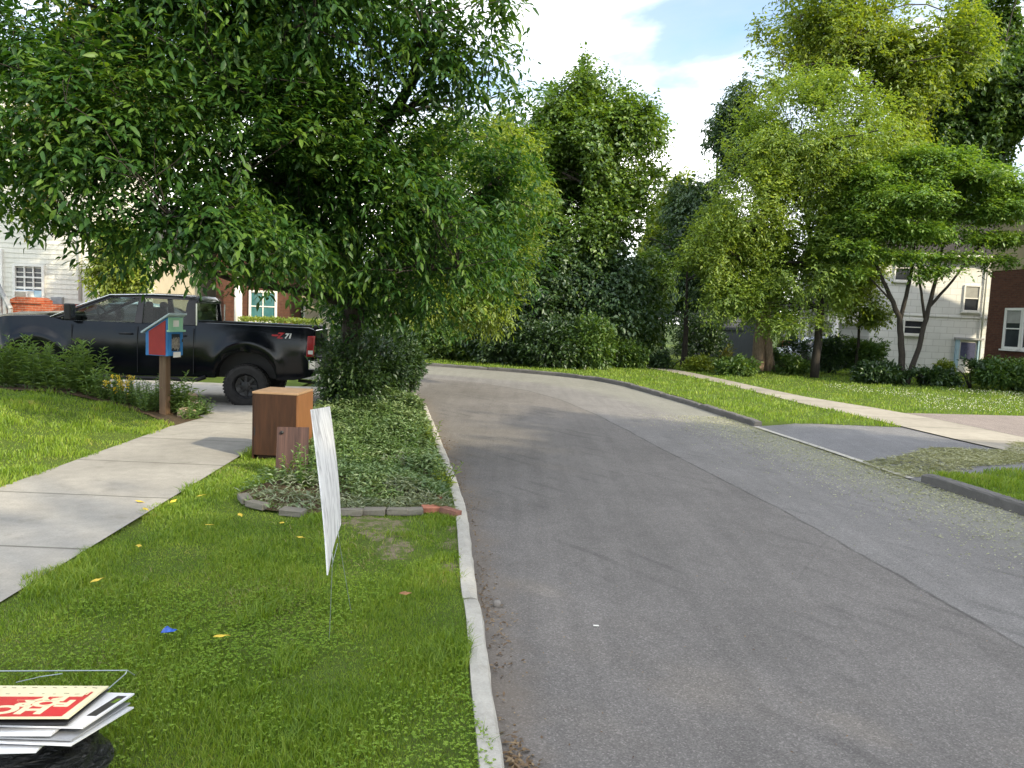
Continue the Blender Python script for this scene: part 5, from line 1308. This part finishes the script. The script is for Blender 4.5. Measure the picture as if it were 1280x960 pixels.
for i, (px, py, s, lab) in enumerate([(234, 521, (.26, .22, .16), 'tan rock nearest the sidewalk beside the library post'), (226, 512, (.24, .2, .15), 'small rusty rock between the library post and the sidewalk'), (246, 514, (.34, .24, .17), 'flat tan rock at the corner of sidewalk and driveway'), (238, 503, (.26, .2, .2), 'upright tan rock behind the others by the library post')]):
    g = G(px, py, .0); rock('rock', lab, 'rock', (g.x, g.y, .0), s, 40 + i, MAT['rock_tan'], None, i * .8)

# ------------------------------------------------------------------ things set out on the verge
MAT['cab_shaded'] = wood_mat('brown cabinet wood', (0.026, 0.011, 0.005), (0.05, 0.021, 0.009), (14, 14, 1.3))  # body darkened, shade on the front is put into the wood colour
MAT['cab_top'] = wood_mat('pale cabinet top', (0.24, 0.15, 0.085), (0.34, 0.225, 0.135), (3, 16, 16))  # top is paler than the body
MAT['cab_sunlit'] = wood_mat('orange brown cabinet side', (0.15, 0.066, 0.027), (0.215, 0.10, 0.042), (14, 14, 1.6))  # same wood lightened, sunlight on the road side is put into its colour
MAT['board'] = wood_mat('purple brown board', (0.026, 0.013, 0.012), (0.085, 0.045, 0.036), (16, 1.0, .5))
c0, c1 = G(314, 574, 0), G(371, 577, 0)
ang = math.atan2(c1.y - c0.y, c1.x - c0.x) - math.radians(0)
cw = (c1 - c0).length; ch = P(315, 489, c0.y).z; cd = .58
cab = thing('cabinet', 'brown wooden cabinet standing on the grass beside the sidewalk', 'cabinet', (c0.x, c0.y, 0), ang)
mb = MB(); mb.box((cw / 2, cd / 2, .05 + (ch - .07) / 2), (cw - .05, cd - .008, ch - .08)); mb.box((cw / 2, cd / 2, .025), (cw - .10, cd - .10, .06)); mb.build('body', MAT['cab_shaded'], cab, bevel=.004)
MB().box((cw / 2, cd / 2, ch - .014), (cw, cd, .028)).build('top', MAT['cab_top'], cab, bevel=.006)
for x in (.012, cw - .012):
    MB().box((x, cd / 2 + .006, (ch - .032) / 2 + .002), (.022, cd - .016, ch - .034)).build('side_panel', MAT['cab_sunlit' if x > .1 else 'cab_shaded'], cab, bevel=.003)  # only the road-facing panel takes the painted sunlit tone
mb = MB(); mb.box((.035, .012, .34), (.014, .02, .10)); mb.build('hinge', MAT['plastic'], cab)

b0, b1 = G(344, 598, 0), G(383, 596, 0)
bang = math.atan2(b1.y - b0.y, b1.x - b0.x) - .25
bw = (b1 - b0).length * 1.02; bhh = .56
rb = Matrix.Rotation(bang, 3, 'Z') @ Matrix.Rotation(math.radians(-13), 3, 'X')
mb = MB(); mb.box((bw / 2, 0, bhh / 2), (bw, .022, bhh))
bo = mb.build('board', MAT['board'], None, bevel=.004); bo.location = (b0.x, b0.y, -.01); bo.rotation_euler = rb.to_euler()
tag(bo, 'striped purple brown wooden board leaning in front of the cabinet', 'board')
kb = MB().lathe([(.001, -.022), (.018, -.02), (.02, -.012), (.012, -.002)], 14, 'Y', (bw * .16, -.012, bhh - .06)).build('knob', MAT['plastic'], bo, True)
# small leafy sapling in front of board and cabinet
s0 = G(352, 606, 0)
perennial(s0.x, s0.y, -.02, .36, 'thin weed with yellowish leaves growing at the foot of the leaning board', 760, 5, 'lime', .16, None, .07, .035, None, 'weed')
s0 = G(384, 610, 0)
perennial(s0.x, s0.y, -.02, .52, 'leafy weed growing between the leaning board and the white sign', 761, 7, 'plant', .16, None, .08, .035, None, 'weed')

for i, (px, py, h, lm) in enumerate([(470, 602, .34, 'plant'), (520, 590, .40, 'plant'), (548, 606, .30, 'lime'), (500, 570, .45, 'plant'), (455, 560, .5, 'plant'), (535, 560, .38, 'lime'), (430, 590, .42, 'plant'), (480, 540, .5, 'plant')]):
    g = G(px, py, 0)
    perennial(g.x, g.y, -.01, h, 'loose upright green weed growing in the planted bed by the kerb', 770 + i, 8, lm, .2, None, .085, .026, 'weeds standing in the planted bed', 'weed')
# white corrugated yard sign seen nearly edge-on, leaning on its wire stake
MAT['coro'] = (lambda t: t.principled(Base_Color=t.mix(t.ramp(t.noise(1.6, 6, .65, t.mapped((16, 16, 2.2)), .8), [(.46, 0.0), (.66, .8)]), (.80, .80, .80), (.33, .32, .33)), Roughness=.45, Specular_IOR_Level=.35))(NT('scuffed white plastic sheet'))
MAT['wire'] = plain('galvanised wire', (0.42, 0.47, 0.47), .35, .1, 9, .5, 0, .7)
near_b, near_t = P(408, 719, 3.95), P(389, 512, 4.08)
far_b, far_t = P(425, 655, 4.46), P(412, 508, 4.58)
ysn = thing('yard_sign', 'white corrugated plastic yard sign seen almost edge-on on its wire stake', 'sign', (near_b.x, near_b.y, 0))
off = Vector((near_b.x, near_b.y, 0))
def patch_slab(name, cs, th, mat, parent, off, n=10, bow=.0, wav=0.0, seed=0):
    """bent sheet between four corners (a->b along, d->c along), given thickness"""
    a, b, c, d = [Vector(v) - off for v in cs]; nr = (b - a).cross(d - a).normalized(); vs_, r = [], random.Random(seed)
    for s in (-1, 1):
        for i in range(n + 1):
            for j in range(n + 1):
                u, v = i / n, j / n
                p = (a * (1 - u) + b * u) * (1 - v) + (d * (1 - u) + c * u) * v
                vs_.append(p + nr * (s * th / 2 + bow * math.sin(math.pi * v) * 1.0 + wav * math.sin(u * 5 + seed) * math.sin(v * 4 + seed)))
    m = (n + 1) ** 2; fs = []
    for i in range(n):
        for j in range(n):
            q = [i * (n + 1) + j, i * (n + 1) + j + 1, (i + 1) * (n + 1) + j + 1, (i + 1) * (n + 1) + j]
            fs.append(tuple(q)); fs.append(tuple(m + k for k in reversed(q)))
    ed = [(i * (n + 1), (i + 1) * (n + 1)) for i in range(n)] + [((i + 1) * (n + 1) + n, i * (n + 1) + n) for i in range(n)] + [(j + 1, j) for j in range(n)] + [(n * (n + 1) + j, n * (n + 1) + j + 1) for j in range(n)]
    fs += [(p_, q_, m + q_, m + p_) for p_, q_ in ed]
    return MB().add(vs_, fs).build(name, mat, parent)
patch_slab('sign_panel', (near_b, far_b, far_t, near_t), .007, MAT['coro'], ysn, off, 10, .014, .006, 2)
mb = MB()
mid_b = near_b * .45 + far_b * .55; gs_ = G(417, 797, -.02)
for t, g in ((.35, (gs_.x - .02, gs_.y - .02)), (.8, (gs_.x + .03, gs_.y + .36))):
    p = near_b * (1 - t) + far_b * t; top = near_t * (1 - t) + far_t * t
    mb.tube([Vector((g[0], g[1], -.05)) - off, p * .999 - off + Vector((.006, 0, -.02)), p + (top - p) * .35 - off + Vector((.008, 0, 0))], .0022, 6)
q0, q1 = near_b * .65 + far_b * .35, near_b * .2 + far_b * .8
mb.tube([q0 - off + Vector((.002, 0, -.06)), q1 - off + Vector((.002, 0, -.06))], .0022, 6)
mb.build('wire_stake', MAT['wire'], ysn)

# ------------------------------------------------------------------ stack of old signs on a black bag, near corner
MAT['bag'] = (lambda t: t.principled(Base_Color=(.012, .013, .016, 1), Roughness=.16, Specular_IOR_Level=.7, Normal=t.bump(t.noise(9, 5, .55, t.mapped((1, 2.0, 4.5)), 1.6), 1.0, .05)))(NT('black bin bag plastic'))
MAT['cream'] = plain('cream sign ink', (0.72, 0.66, 0.44), .4, .06, 6)
MAT['sign_red'] = plain('red sign ink', (0.50, 0.018, 0.025), .38, .08, 5)
MAT['sign_white'] = plain('white sign plastic', (0.74, 0.75, 0.77), .4, .06, 6)
MAT['sign_grey'] = plain('grey sign plastic', (0.30, 0.31, 0.33), .45, .1, 6)
MAT['sign_black'] = plain('black sign ink', (0.02, 0.02, 0.024), .4, .1, 6)
MAT['sign_lime'] = plain('lime sign ink', (0.32, 0.55, 0.03), .4, .1, 6)
C1, C2 = P(86, 896, 2.52), P(136, 857, 2.93)
vdir = (C2 - C1); vlen = vdir.length; vdir.normalize()
udir = Vector((-1, -.03, .015)); udir = (udir - vdir * udir.dot(vdir)).normalized(); ndir = vdir.cross(udir).normalized()
if ndir.z < 0: ndir = -ndir
SW, SH = .62, vlen
def sign_frame(C0, rot=0.0, tilt=0.0, dz=0.0):
    u = Matrix.Rotation(rot, 3, ndir) @ udir; v = Matrix.Rotation(rot, 3, ndir) @ vdir
    if tilt:
        k = Matrix.Rotation(tilt, 3, u); v = k @ v
    n = u.cross(v); n = -n if n.z < 0 else n
    m = Matrix.Identity(4)
    # local x = reading direction (leftwards), local y = towards the camera (-v), local z = up
    for i, ax in enumerate((u, -v, u.cross(-v))):
        for j in range(3): m[j][i] = ax[j]
    m.translation = C0 + ndir * dz
    return m
top = thing('yard_sign', 'red and cream lettered sign lying upside down on top of the sign stack', 'sign')
top.matrix_world = sign_frame(C1, 0, 0, .0)
flip = -1 if top.matrix_world.to_3x3().col[2].z < 0 else 1
def rect(mb, u0, u1, v0, v1, z, t=.0012): mb.box(((u0 + u1) / 2, -(v0 + v1) / 2, z), (u1 - u0, v1 - v0, t))
MB().box((SW / 2, -SH / 2, -.004), (SW, SH, .006)).build('sign_panel', MAT['cream'], top)
mb = MB(); rect(mb, .026, SW - .026, .02 * SH, .665 * SH, .0002); rect(mb, .026, .034, .666 * SH, .77 * SH, .0002)
redp = mb.build('red_field', MAT['sign_red'], top)
mb = MB(); rect(mb, .042, SW - .042, .60 * SH, .76 * SH, .0016); mb.build('cream_band', MAT['cream'], top)
k = SH / .46
for (txt, u, v, s) in (('HO', .098, .305, .150), ('FOR', .044, .475, .118), ('BY', .085, .625, .105)):
    o = text_mesh(txt, s * k, .0005, .006, 0, MAT['cream'], 'lettering', top)
    o.location = (u, -v * SH, .0014); o.scale = (.92, 1, 1)
mb = MB(); rr = random.Random(8)
for i in range(16): mb.box((.04 + i * .036, -(.425 + rr.uniform(-.006, .006)) * k, .0002), (rr.uniform(.008, .02), .0035, .001), Matrix.Rotation(rr.uniform(-.5, .5), 3, 'Z'))
for i in range(13): mb.box((.07 + i * .04, -(.315 + rr.uniform(-.006, .006)) * k, .0026), (rr.uniform(.008, .02), .0035, .001), Matrix.Rotation(rr.uniform(-.5, .5), 3, 'Z'))
mb.build('fine_print', plain('faded ink', (.22, .18, .12), .6), top)
def sheet(label, cx, cy, cz, rot, mat, th=.005, w=.62, h=.46, tilt=0.0, stripe=None, name='yard_sign'):
    m = sign_frame(C1 + udir * cx + vdir * cy, rot, tilt, cz)
    o = MB().box((w / 2, -h / 2, 0), (w, h, th)).build(name, MAT[mat], None)
    o.matrix_world = m
    tag(o, label, 'sign')
    if stripe:
        for (mt, u0, u1, v0, v1) in stripe:
            mb = MB(); rect(mb, u0, u1, v0, v1, th / 2 + .001); mb.build('printed_panel', MAT[mt], o)
    return o
sheet('dark edged sign directly under the red and cream one', -.002, -.010, -.020, .01, 'sign_black', .006)
sheet('white sign with a black and lime print poking out at the right of the stack', -.052, -.010, -.034, -.10, 'sign_white', .006, .62, .45, 0, [('sign_black', .012, .045, .13, .40), ('sign_lime', .016, .032, .30, .36)])
sheet('white sign with a thick bright front edge in the middle of the stack', .035, -.045, -.046, -.03, 'sign_white', .008)
sheet('grey sign sticking out at the right under the white ones', -.035, -.055, -.060, -.13, 'sign_grey', .005)
sheet('white sign lowest but one in the stack with its corner pointing right', -.040, -.070, -.072, -.16, 'sign_white', .006)
sheet('bottom sign of the stack drooping onto the black bag', .06, -.085, -.088, .05, 'sign_white', .005)
# black bag: crumpled, bulging
r = np.random.default_rng(21); bm = bmesh.new(); bmesh.ops.create_icosphere(bm, subdivisions=5, radius=1.0)
V = np.array([v.co for v in bm.verts]); N = V.copy()
zt_ = C1.z - .13
V = V * np.array((.62, .40, .30)); V[:, 2] = np.where(V[:, 2] > .10, .10 + (V[:, 2] - .10) * .35, V[:, 2])
folds = np.abs(pnoise(N * np.array((1, 1, 2.2)), 3.2, 4)); folds2 = np.abs(pnoise(N * np.array((1.5, 1, 3)), 8, 5))
V += N * (.055 * (folds - .6) + .018 * (folds2 - .6))[:, None]
V[:, 2] = np.maximum(V[:, 2], V[:, 2].min() + .06)
for v, q in zip(bm.verts, V): v.co = q
me = bpy.data.meshes.new('rubbish_bag'); bm.to_mesh(me); bm.free()
bag = link_mesh('rubbish_bag', me, MAT['bag'], None, True)
zmin = V[:, 2].min(); zmax = V[:, 2].max()
bag.scale = (1, 1, (zt_ + .03) / (zmax - zmin)); bag.location = (C1.x - .60, 2.68, -.03 - zmin * bag.scale[2])
tag(bag, 'crumpled black plastic bag under the stack of signs', 'bag')
# wire stake lying behind the stack
w0_, w1_, w2_ = P(-40, 839, 3.12), P(159, 838, 3.12), P(118, 876, 2.86)
mb = MB(); mb.tube([w0_, w1_, w1_ + Vector((-.004, -.008, -.012)), w2_, w2_ + (w2_ - w1_) * .8], .0026, 6); mb.tube([P(20, 853, 3.05), P(50, 846, 3.13), P(78, 842, 3.12)], .0022, 6); mb.tube([w1_ + Vector((0, 0, 0)), w1_ + Vector((.006, .05, -.045))], .0026, 6)
st = mb.build('wire_stake', MAT['wire'], None); tag(st, 'thin wire sign stake sticking out behind the stack of signs', 'stake')

# ------------------------------------------------------------------ bed edging, bed plants, small litter
MAT['brick_red'] = plain('worn red brick', (0.36, 0.15, 0.10), .9, .25, 9, .2, .4)
MAT['brick_brown'] = plain('brown brick', (0.20, 0.10, 0.075), .9, .25, 9, .2, .4)
def block(name, label, cat, px, py, sz, rz, mat, tilt=0.0, group=None, z=0.0):
    g = G(px, py, 0); mb = MB(); rr = random.Random(int(px * 7 + py))
    mb.box((0, 0, 0), sz); o = mb.build(name, MAT[mat], None, False, .012, 3)
    for v in o.data.vertices: v.co += Vector((rr.uniform(-.004, .004), rr.uniform(-.004, .004), rr.uniform(-.003, .003)))
    o.location = (g.x, g.y, z + sz[2] * .36); o.rotation_euler = (tilt, rr.uniform(-.05, .05), rz); return tag(o, label, cat, group)
EG = 'stone blocks edging the planted bed'
for i, (px, py, w, rz, lab) in enumerate([(306, 626, .20, -1.0, 'grey edging stone at the far left end of the bed edge'), (322, 634, .24, -.45, 'grey edging stone second from the left end of the bed edge'), (366, 643, .25, -.25, 'mossy grey edging stone just left of the white sign'),
                                      (439, 643, .22, .1, 'grey edging stone just right of the white sign'), (468, 642, .22, -.08, 'dark edging stone with its corner chipped, second right of the white sign'), (497, 642, .21, .04, 'pale flat edging stone in the middle of the row right of the sign'), (518, 642, .17, .2, 'edging stone next to the pink brick')]):
    block('edging_stone', lab, 'stone', px, py, (w * .92, .10, .06), rz, 'stone', .06 * (-1) ** i, EG)
block('brick', 'pinkish brick lying flat at the kerb end of the bed edging', 'brick', 540, 639, (.19, .10, .06), .25, 'brick_red', .12)
block('brick', 'brown brick lying next to the kerb beside the pinkish brick', 'brick', 563, 643, (.20, .095, .065), -.65, 'brick_brown', -.08)
block('brick', 'brick fragment lying tilted behind the two kerbside bricks', 'brick', 545, 629, (.15, .07, .05), -.75, 'brick_red', .3, None, .03)

# ground cover of the bed: uncountable
r = np.random.default_rng(31); n = 90000
p = np.stack([r.uniform(-3.4, -.45, n), r.uniform(6.7, 14.5, n)], 1)
k_ = in_poly(p, bed_poly) & (p[:, 0] < kerb_l(p[:, 1]) - KW + .03) & ((r.random(n) > .72 * smooth01(-1.35, -1.75, p[:, 0]) * smooth01(8.3, 7.6, p[:, 1])) )
c0_ = np.array([c0.x + .3, c0.y + .3])
k_ &= ~((p[:, 0] < c1.x + .10) & (p[:, 1] < c0.y + cd + .1) & (p[:, 1] > 7.7))
p = p[k_]; n = len(p)
edge_d = np.minimum(np.abs(p[:, 1] - 6.85) * 1.0, 1.0)
hum = np.clip(.17 + .10 * pnoise(p, 2.6, 41) + .08 * pnoise(p, 7, 42), .03, .5) * smooth01(0, .8, edge_d) * smooth01(.0, .35, kerb_l(p[:, 1]) - p[:, 0]) * (0.75 + .25 * smooth01(7, 10, p[:, 1])) + .03
z = hum * r.random(n) ** .45
a = r.uniform(0, 6.28, n)
dv = np.stack([np.cos(a), np.sin(a), r.uniform(-.1, 1.0, n)], 1)
big = np.maximum(1, (p[:, 1] / 8) ** .7)
sil = (pnoise(p, 3.1, 45) + .8 * pnoise(p, 9, 46) + 1.7 * smooth01(7.8, 7.0, p[:, 1])) > 1.35
for nm, lm, sel, L_, W_, lab in (('bed_foliage', 'bed', ~sil, .066, .022, 'grey green ground cover filling the bed between stones and kerb'), ('bed_foliage', 'silver', sil & (p[:, 1] < 9), .085, .012, 'silver grey strappy ground cover at the front of the bed')):
    m = int(sel.sum())
    o = leaf_cloud(nm, np.column_stack([p[sel], z[sel]]), dv[sel], unit(np.array((0, 0, 1.0)) + r.normal(size=(m, 3)) * .35), L_ * big[sel] * r.uniform(.6, 1.3, m), W_ * big[sel] * r.uniform(.7, 1.2, m), LEAF[lm], None)
    tag(o, lab, 'ground cover', None, 'stuff')
bp = np.array(bed_poly); bs = MB().add([(x, y, .004) for x, y in bed_poly], [tuple(range(len(bed_poly)))]).build('soil', MAT['mulch']); struct(bs)
# bare soil worn into the verge
for x, y, rad in bare:
    a = np.linspace(0, 2 * np.pi, 64, endpoint=False); q = np.stack([np.cos(a), np.sin(a)], 1)
    rr_ = rad * (.72 + .15 * pnoise(q, 3.3, int(100 * rad)) + .10 * pnoise(q, 14, int(100 * rad) + 1))
    v = []
    for f in (0.0, .5, 1.0):
        for t, k in zip(a, rr_):
            xx, yy = x + math.cos(t) * k * f, y + math.sin(t) * k * f * 1.2
            xx = min(xx, float(kerb_l(yy)) - KW - .01); v.append((xx, yy, vz(xx, yy) + .010 - .008 * f))
    struct(MB().add(v, [(64 * k + i, 64 * k + (i + 1) % 64, 64 * k + 64 + (i + 1) % 64, 64 * k + 64 + i) for k in (0, 1) for i in range(64)]).build('soil', MAT['dirt']))

# clover among the near grass, white clover heads across the road, clippings and kerb litter: all uncountable
r = np.random.default_rng(51); n = 60000
p = np.stack([r.uniform(-2.6, .1, n), r.uniform(2.3, 5.6, n)], 1)
k_ = verge_keep(p, r) & (r.random(n) < np.clip(.20 + .22 * pnoise(p, 2.4, 52) + .12 * pnoise(p, 9, 55), 0, .7)) & (r.random(n) < np.minimum(1, (3.2 / p[:, 1]) ** 1.6))
p = p[k_]; n = len(p); q = np.repeat(np.arange(n), 3); m = len(q); a0 = np.repeat(r.uniform(0, 6.28, n), 3) + np.tile([0, 2.09, 4.19], n)
zc_ = np.repeat(zverge(p[:, 0], p[:, 1]) + r.uniform(.02, .045, n), 3)
o = leaf_cloud('clover', np.column_stack([p[q], zc_]), np.stack([np.cos(a0), np.sin(a0), r.uniform(-.1, .35, m)], 1), unit(np.array((0, 0, 1.0)) + r.normal(size=(m, 3)) * .25), r.uniform(.008, .0135, m), r.uniform(.007, .0115, m), MAT['clover'], None, .15, .1)
tag(o, 'patches of clover leaves in the near grass of the verge', 'clover', None, 'stuff')

def specks(name, label, cat, mat, pts, size, aspect, seed, lift=.004, tilt=.25):
    r = np.random.default_rng(seed); n = len(pts); a = r.uniform(0, 6.28, n)
    o = leaf_cloud(name, np.column_stack([pts[:, :2], pts[:, 2] + lift + r.random(n) * .012]), np.stack([np.cos(a), np.sin(a), r.normal(size=n) * tilt], 1), unit(np.array((0, 0, 1.0)) + r.normal(size=(n, 3)) * tilt), size * r.uniform(.5, 1.5, n), size * aspect * r.uniform(.6, 1.3, n), mat, None, .1, .1)
    return tag(o, label, cat, None, 'stuff')
MAT['white_clover'] = plain('white clover head', (0.62, 0.62, 0.52), .8, .15, 20)
MAT['clip'] = leaf_mat('dry clippings', [(.20, .22, .11), (.36, .37, .22), (.52, .52, .36)], 1.5, .2, .03)
MAT['dead'] = leaf_mat('dead leaf bits', [(.06, .035, .018), (.16, .10, .05), (.34, .25, .14)], 2.0, .15, .04)
r = np.random.default_rng(61)
p = np.stack([r.uniform(9.5, 19, 3200), r.uniform(17.5, 24.0, 3200)], 1); p = p[(p[:, 0] > rwalk_far(p[:, 1]) + .1) & (pnoise(p, .9, 62) + .9 * smooth01(8.5, 12, p[:, 0]) - .8 * smooth01(21, 24, p[:, 1]) > .15)]
o = leaf_cloud('clover_flowers', np.column_stack([p, r.uniform(.07, .12, len(p))]), r.normal(size=(len(p), 3)), unit(r.normal(size=(len(p), 3))), np.full(len(p), .022), np.full(len(p), .022), MAT['white_clover'], None); tag(o, 'white clover flowers in the lawn across the road', 'clover flowers', None, 'stuff')
n = 60000; p = np.stack([r.uniform(4.9, 10.4, n), r.uniform(8.6, 13.4, n)], 1)
band = np.abs((p[:, 1] - 11.0) - (p[:, 0] - 6.0) * .46) + .25 * pnoise(p, 3.2, 63)
d_k = p[:, 0] - kerb_r(p[:, 1])
k_ = ((band < .62) & (d_k > -.1)) | ((d_k < 0) & (d_k > -.9) & (r.random(n) < .10 * np.exp(d_k * 2.5) + .01) & (p[:, 1] > 8.8))
p = p[k_ & (r.random(n) < .95)]; dk = p[:, 0] - kerb_r(p[:, 1])
zz = np.where(dk < 0, ROAD_Z, -0.108 + .10 * smooth01(0, 1.2, dk) + .002)
specks('grass_clippings', 'dry pale grass clippings strewn over the near side of the driveway across the road', 'clippings', MAT['clip'], np.column_stack([p, zz]), .085, .13, 64, .004)
n = 12000; yy_ = r.uniform(6.0, 16, n); xx = kerb_r(yy_) - np.abs(r.normal(size=n)) * .75; specks('grass_clippings', 'scattered pale green bits along the far edge of the road', 'clippings', MAT['clip'], np.column_stack([xx, yy_, np.full(n, ROAD_Z)]), .03, .4, 65)
n = 1500; yy_ = r.uniform(2.5, 12, n); xx = kerb_l(yy_) + .02 + np.abs(r.normal(size=n)) * .07 * (1 + .8 * pnoise(yy_[:, None], 2.5, 66)); k_ = r.random(n) < np.clip(.35 + .5 * pnoise(yy_[:, None], 1.9, 67), 0, 1)
specks('leaf_litter', 'brown leaf litter along the left gutter of the road', 'litter', MAT['dead'], np.column_stack([xx, yy_, np.full(n, ROAD_Z)])[k_], .028, .45, 68)
yy_ = r.uniform(2.75, 3.5, 1100); xx = kerb_l(yy_) + .035 + np.abs(r.normal(size=1100)) * .055
k_ = (yy_ < 3.12 + .15 * r.normal(size=1100))
specks('leaf_litter', 'pile of dry leaves heaped against the near end of the kerb', 'litter', MAT['dead'], np.column_stack([xx, yy_, ROAD_Z + np.clip(.05 - (xx - kerb_l(yy_)) * .3, 0, .05) * r.random(1100)])[k_], .035, .5, 69)

g = G(621, 758, ROAD_Z); rock('rock', 'small grey stone lying on the road near the kerb', 'rock', (g.x, g.y, ROAD_Z), (.055, .05, .045), 80, MAT['rock_grey'])
g = G(745, 783, ROAD_Z); tag(MB().box((0, 0, 0), (.035, .015, .003)).build('paper_scrap', MAT['paper']), 'tiny white paper scrap lying on the road', 'litter').location = (g.x, g.y, ROAD_Z + .006)
g = G(211, 789, .05)
o = patch_slab('wrapper', [(-.035, -.02, 0), (.03, -.03, .012), (.04, .02, .0), (-.02, .03, .018)], .0015, plain('blue wrapper foil', (.03, .10, .42), .25, .3, 20), None, Vector((0, 0, 0)), 8, .008, .008, 3)
o.location = (g.x, g.y, .048); tag(o, 'crumpled blue wrapper lying in the near grass', 'wrapper')
MAT['yellow_leaf'] = plain('fallen yellow leaf', (0.62, 0.45, 0.05), .6, .2, 20)
LG = 'yellow fallen leaves on grass and sidewalk'
first = None
for i, (px, py) in enumerate([(175, 629), (217, 634), (182, 645), (122, 736), (173, 692), (252, 627), (352, 662), (376, 681), (262, 665), (300, 652), (277, 808)]):
    g = G(px, py, .0); on_walk = g.x < float(walk_in(g.y))
    if first is None:
        first = patch_slab('fallen_leaf', [(-.045, 0, 0), (0, -.022, .006), (.045, 0, .003), (0, .022, .006)], .0012, MAT['yellow_leaf'], None, Vector((0, 0, 0)), 6, .004, .002, 1); o = first
    else:
        o = first.copy(); C.objects.link(o)
    o.location = (g.x, g.y, .012 if on_walk else .055); o.rotation_euler = (.15 * math.sin(i), .2 * math.cos(i * 2), i * 1.3)
    tag(o, 'small yellow fallen leaf on the grass or sidewalk', 'leaf', LG)
g = G(507, 745, .04); o = first.copy(); o.data = first.data.copy(); o.data.materials[0] = plain('dead brown leaf', (.24, .12, .05), .7, .2, 20); C.objects.link(o); o.location = (g.x, g.y, .055); o.rotation_euler = (.2, .1, .4)
o.name = 'fallen_leaf'; tag(o, 'single brown dead leaf in the grass near the kerb', 'leaf', LG)
r = np.random.default_rng(91); n = 900
yy_ = r.uniform(3, 20, n); u = r.random(n); xx = kerb_l(yy_) + .1 + (kerb_r(yy_) - kerb_l(yy_) - .2) * np.where(r.random(n) < .5, u, u ** 3)
specks('leaf_litter', 'tiny scattered leaf bits and grit on the road', 'litter', MAT['dead'], np.column_stack([xx, yy_, np.full(n, ROAD_Z)]), .014, .6, 92)
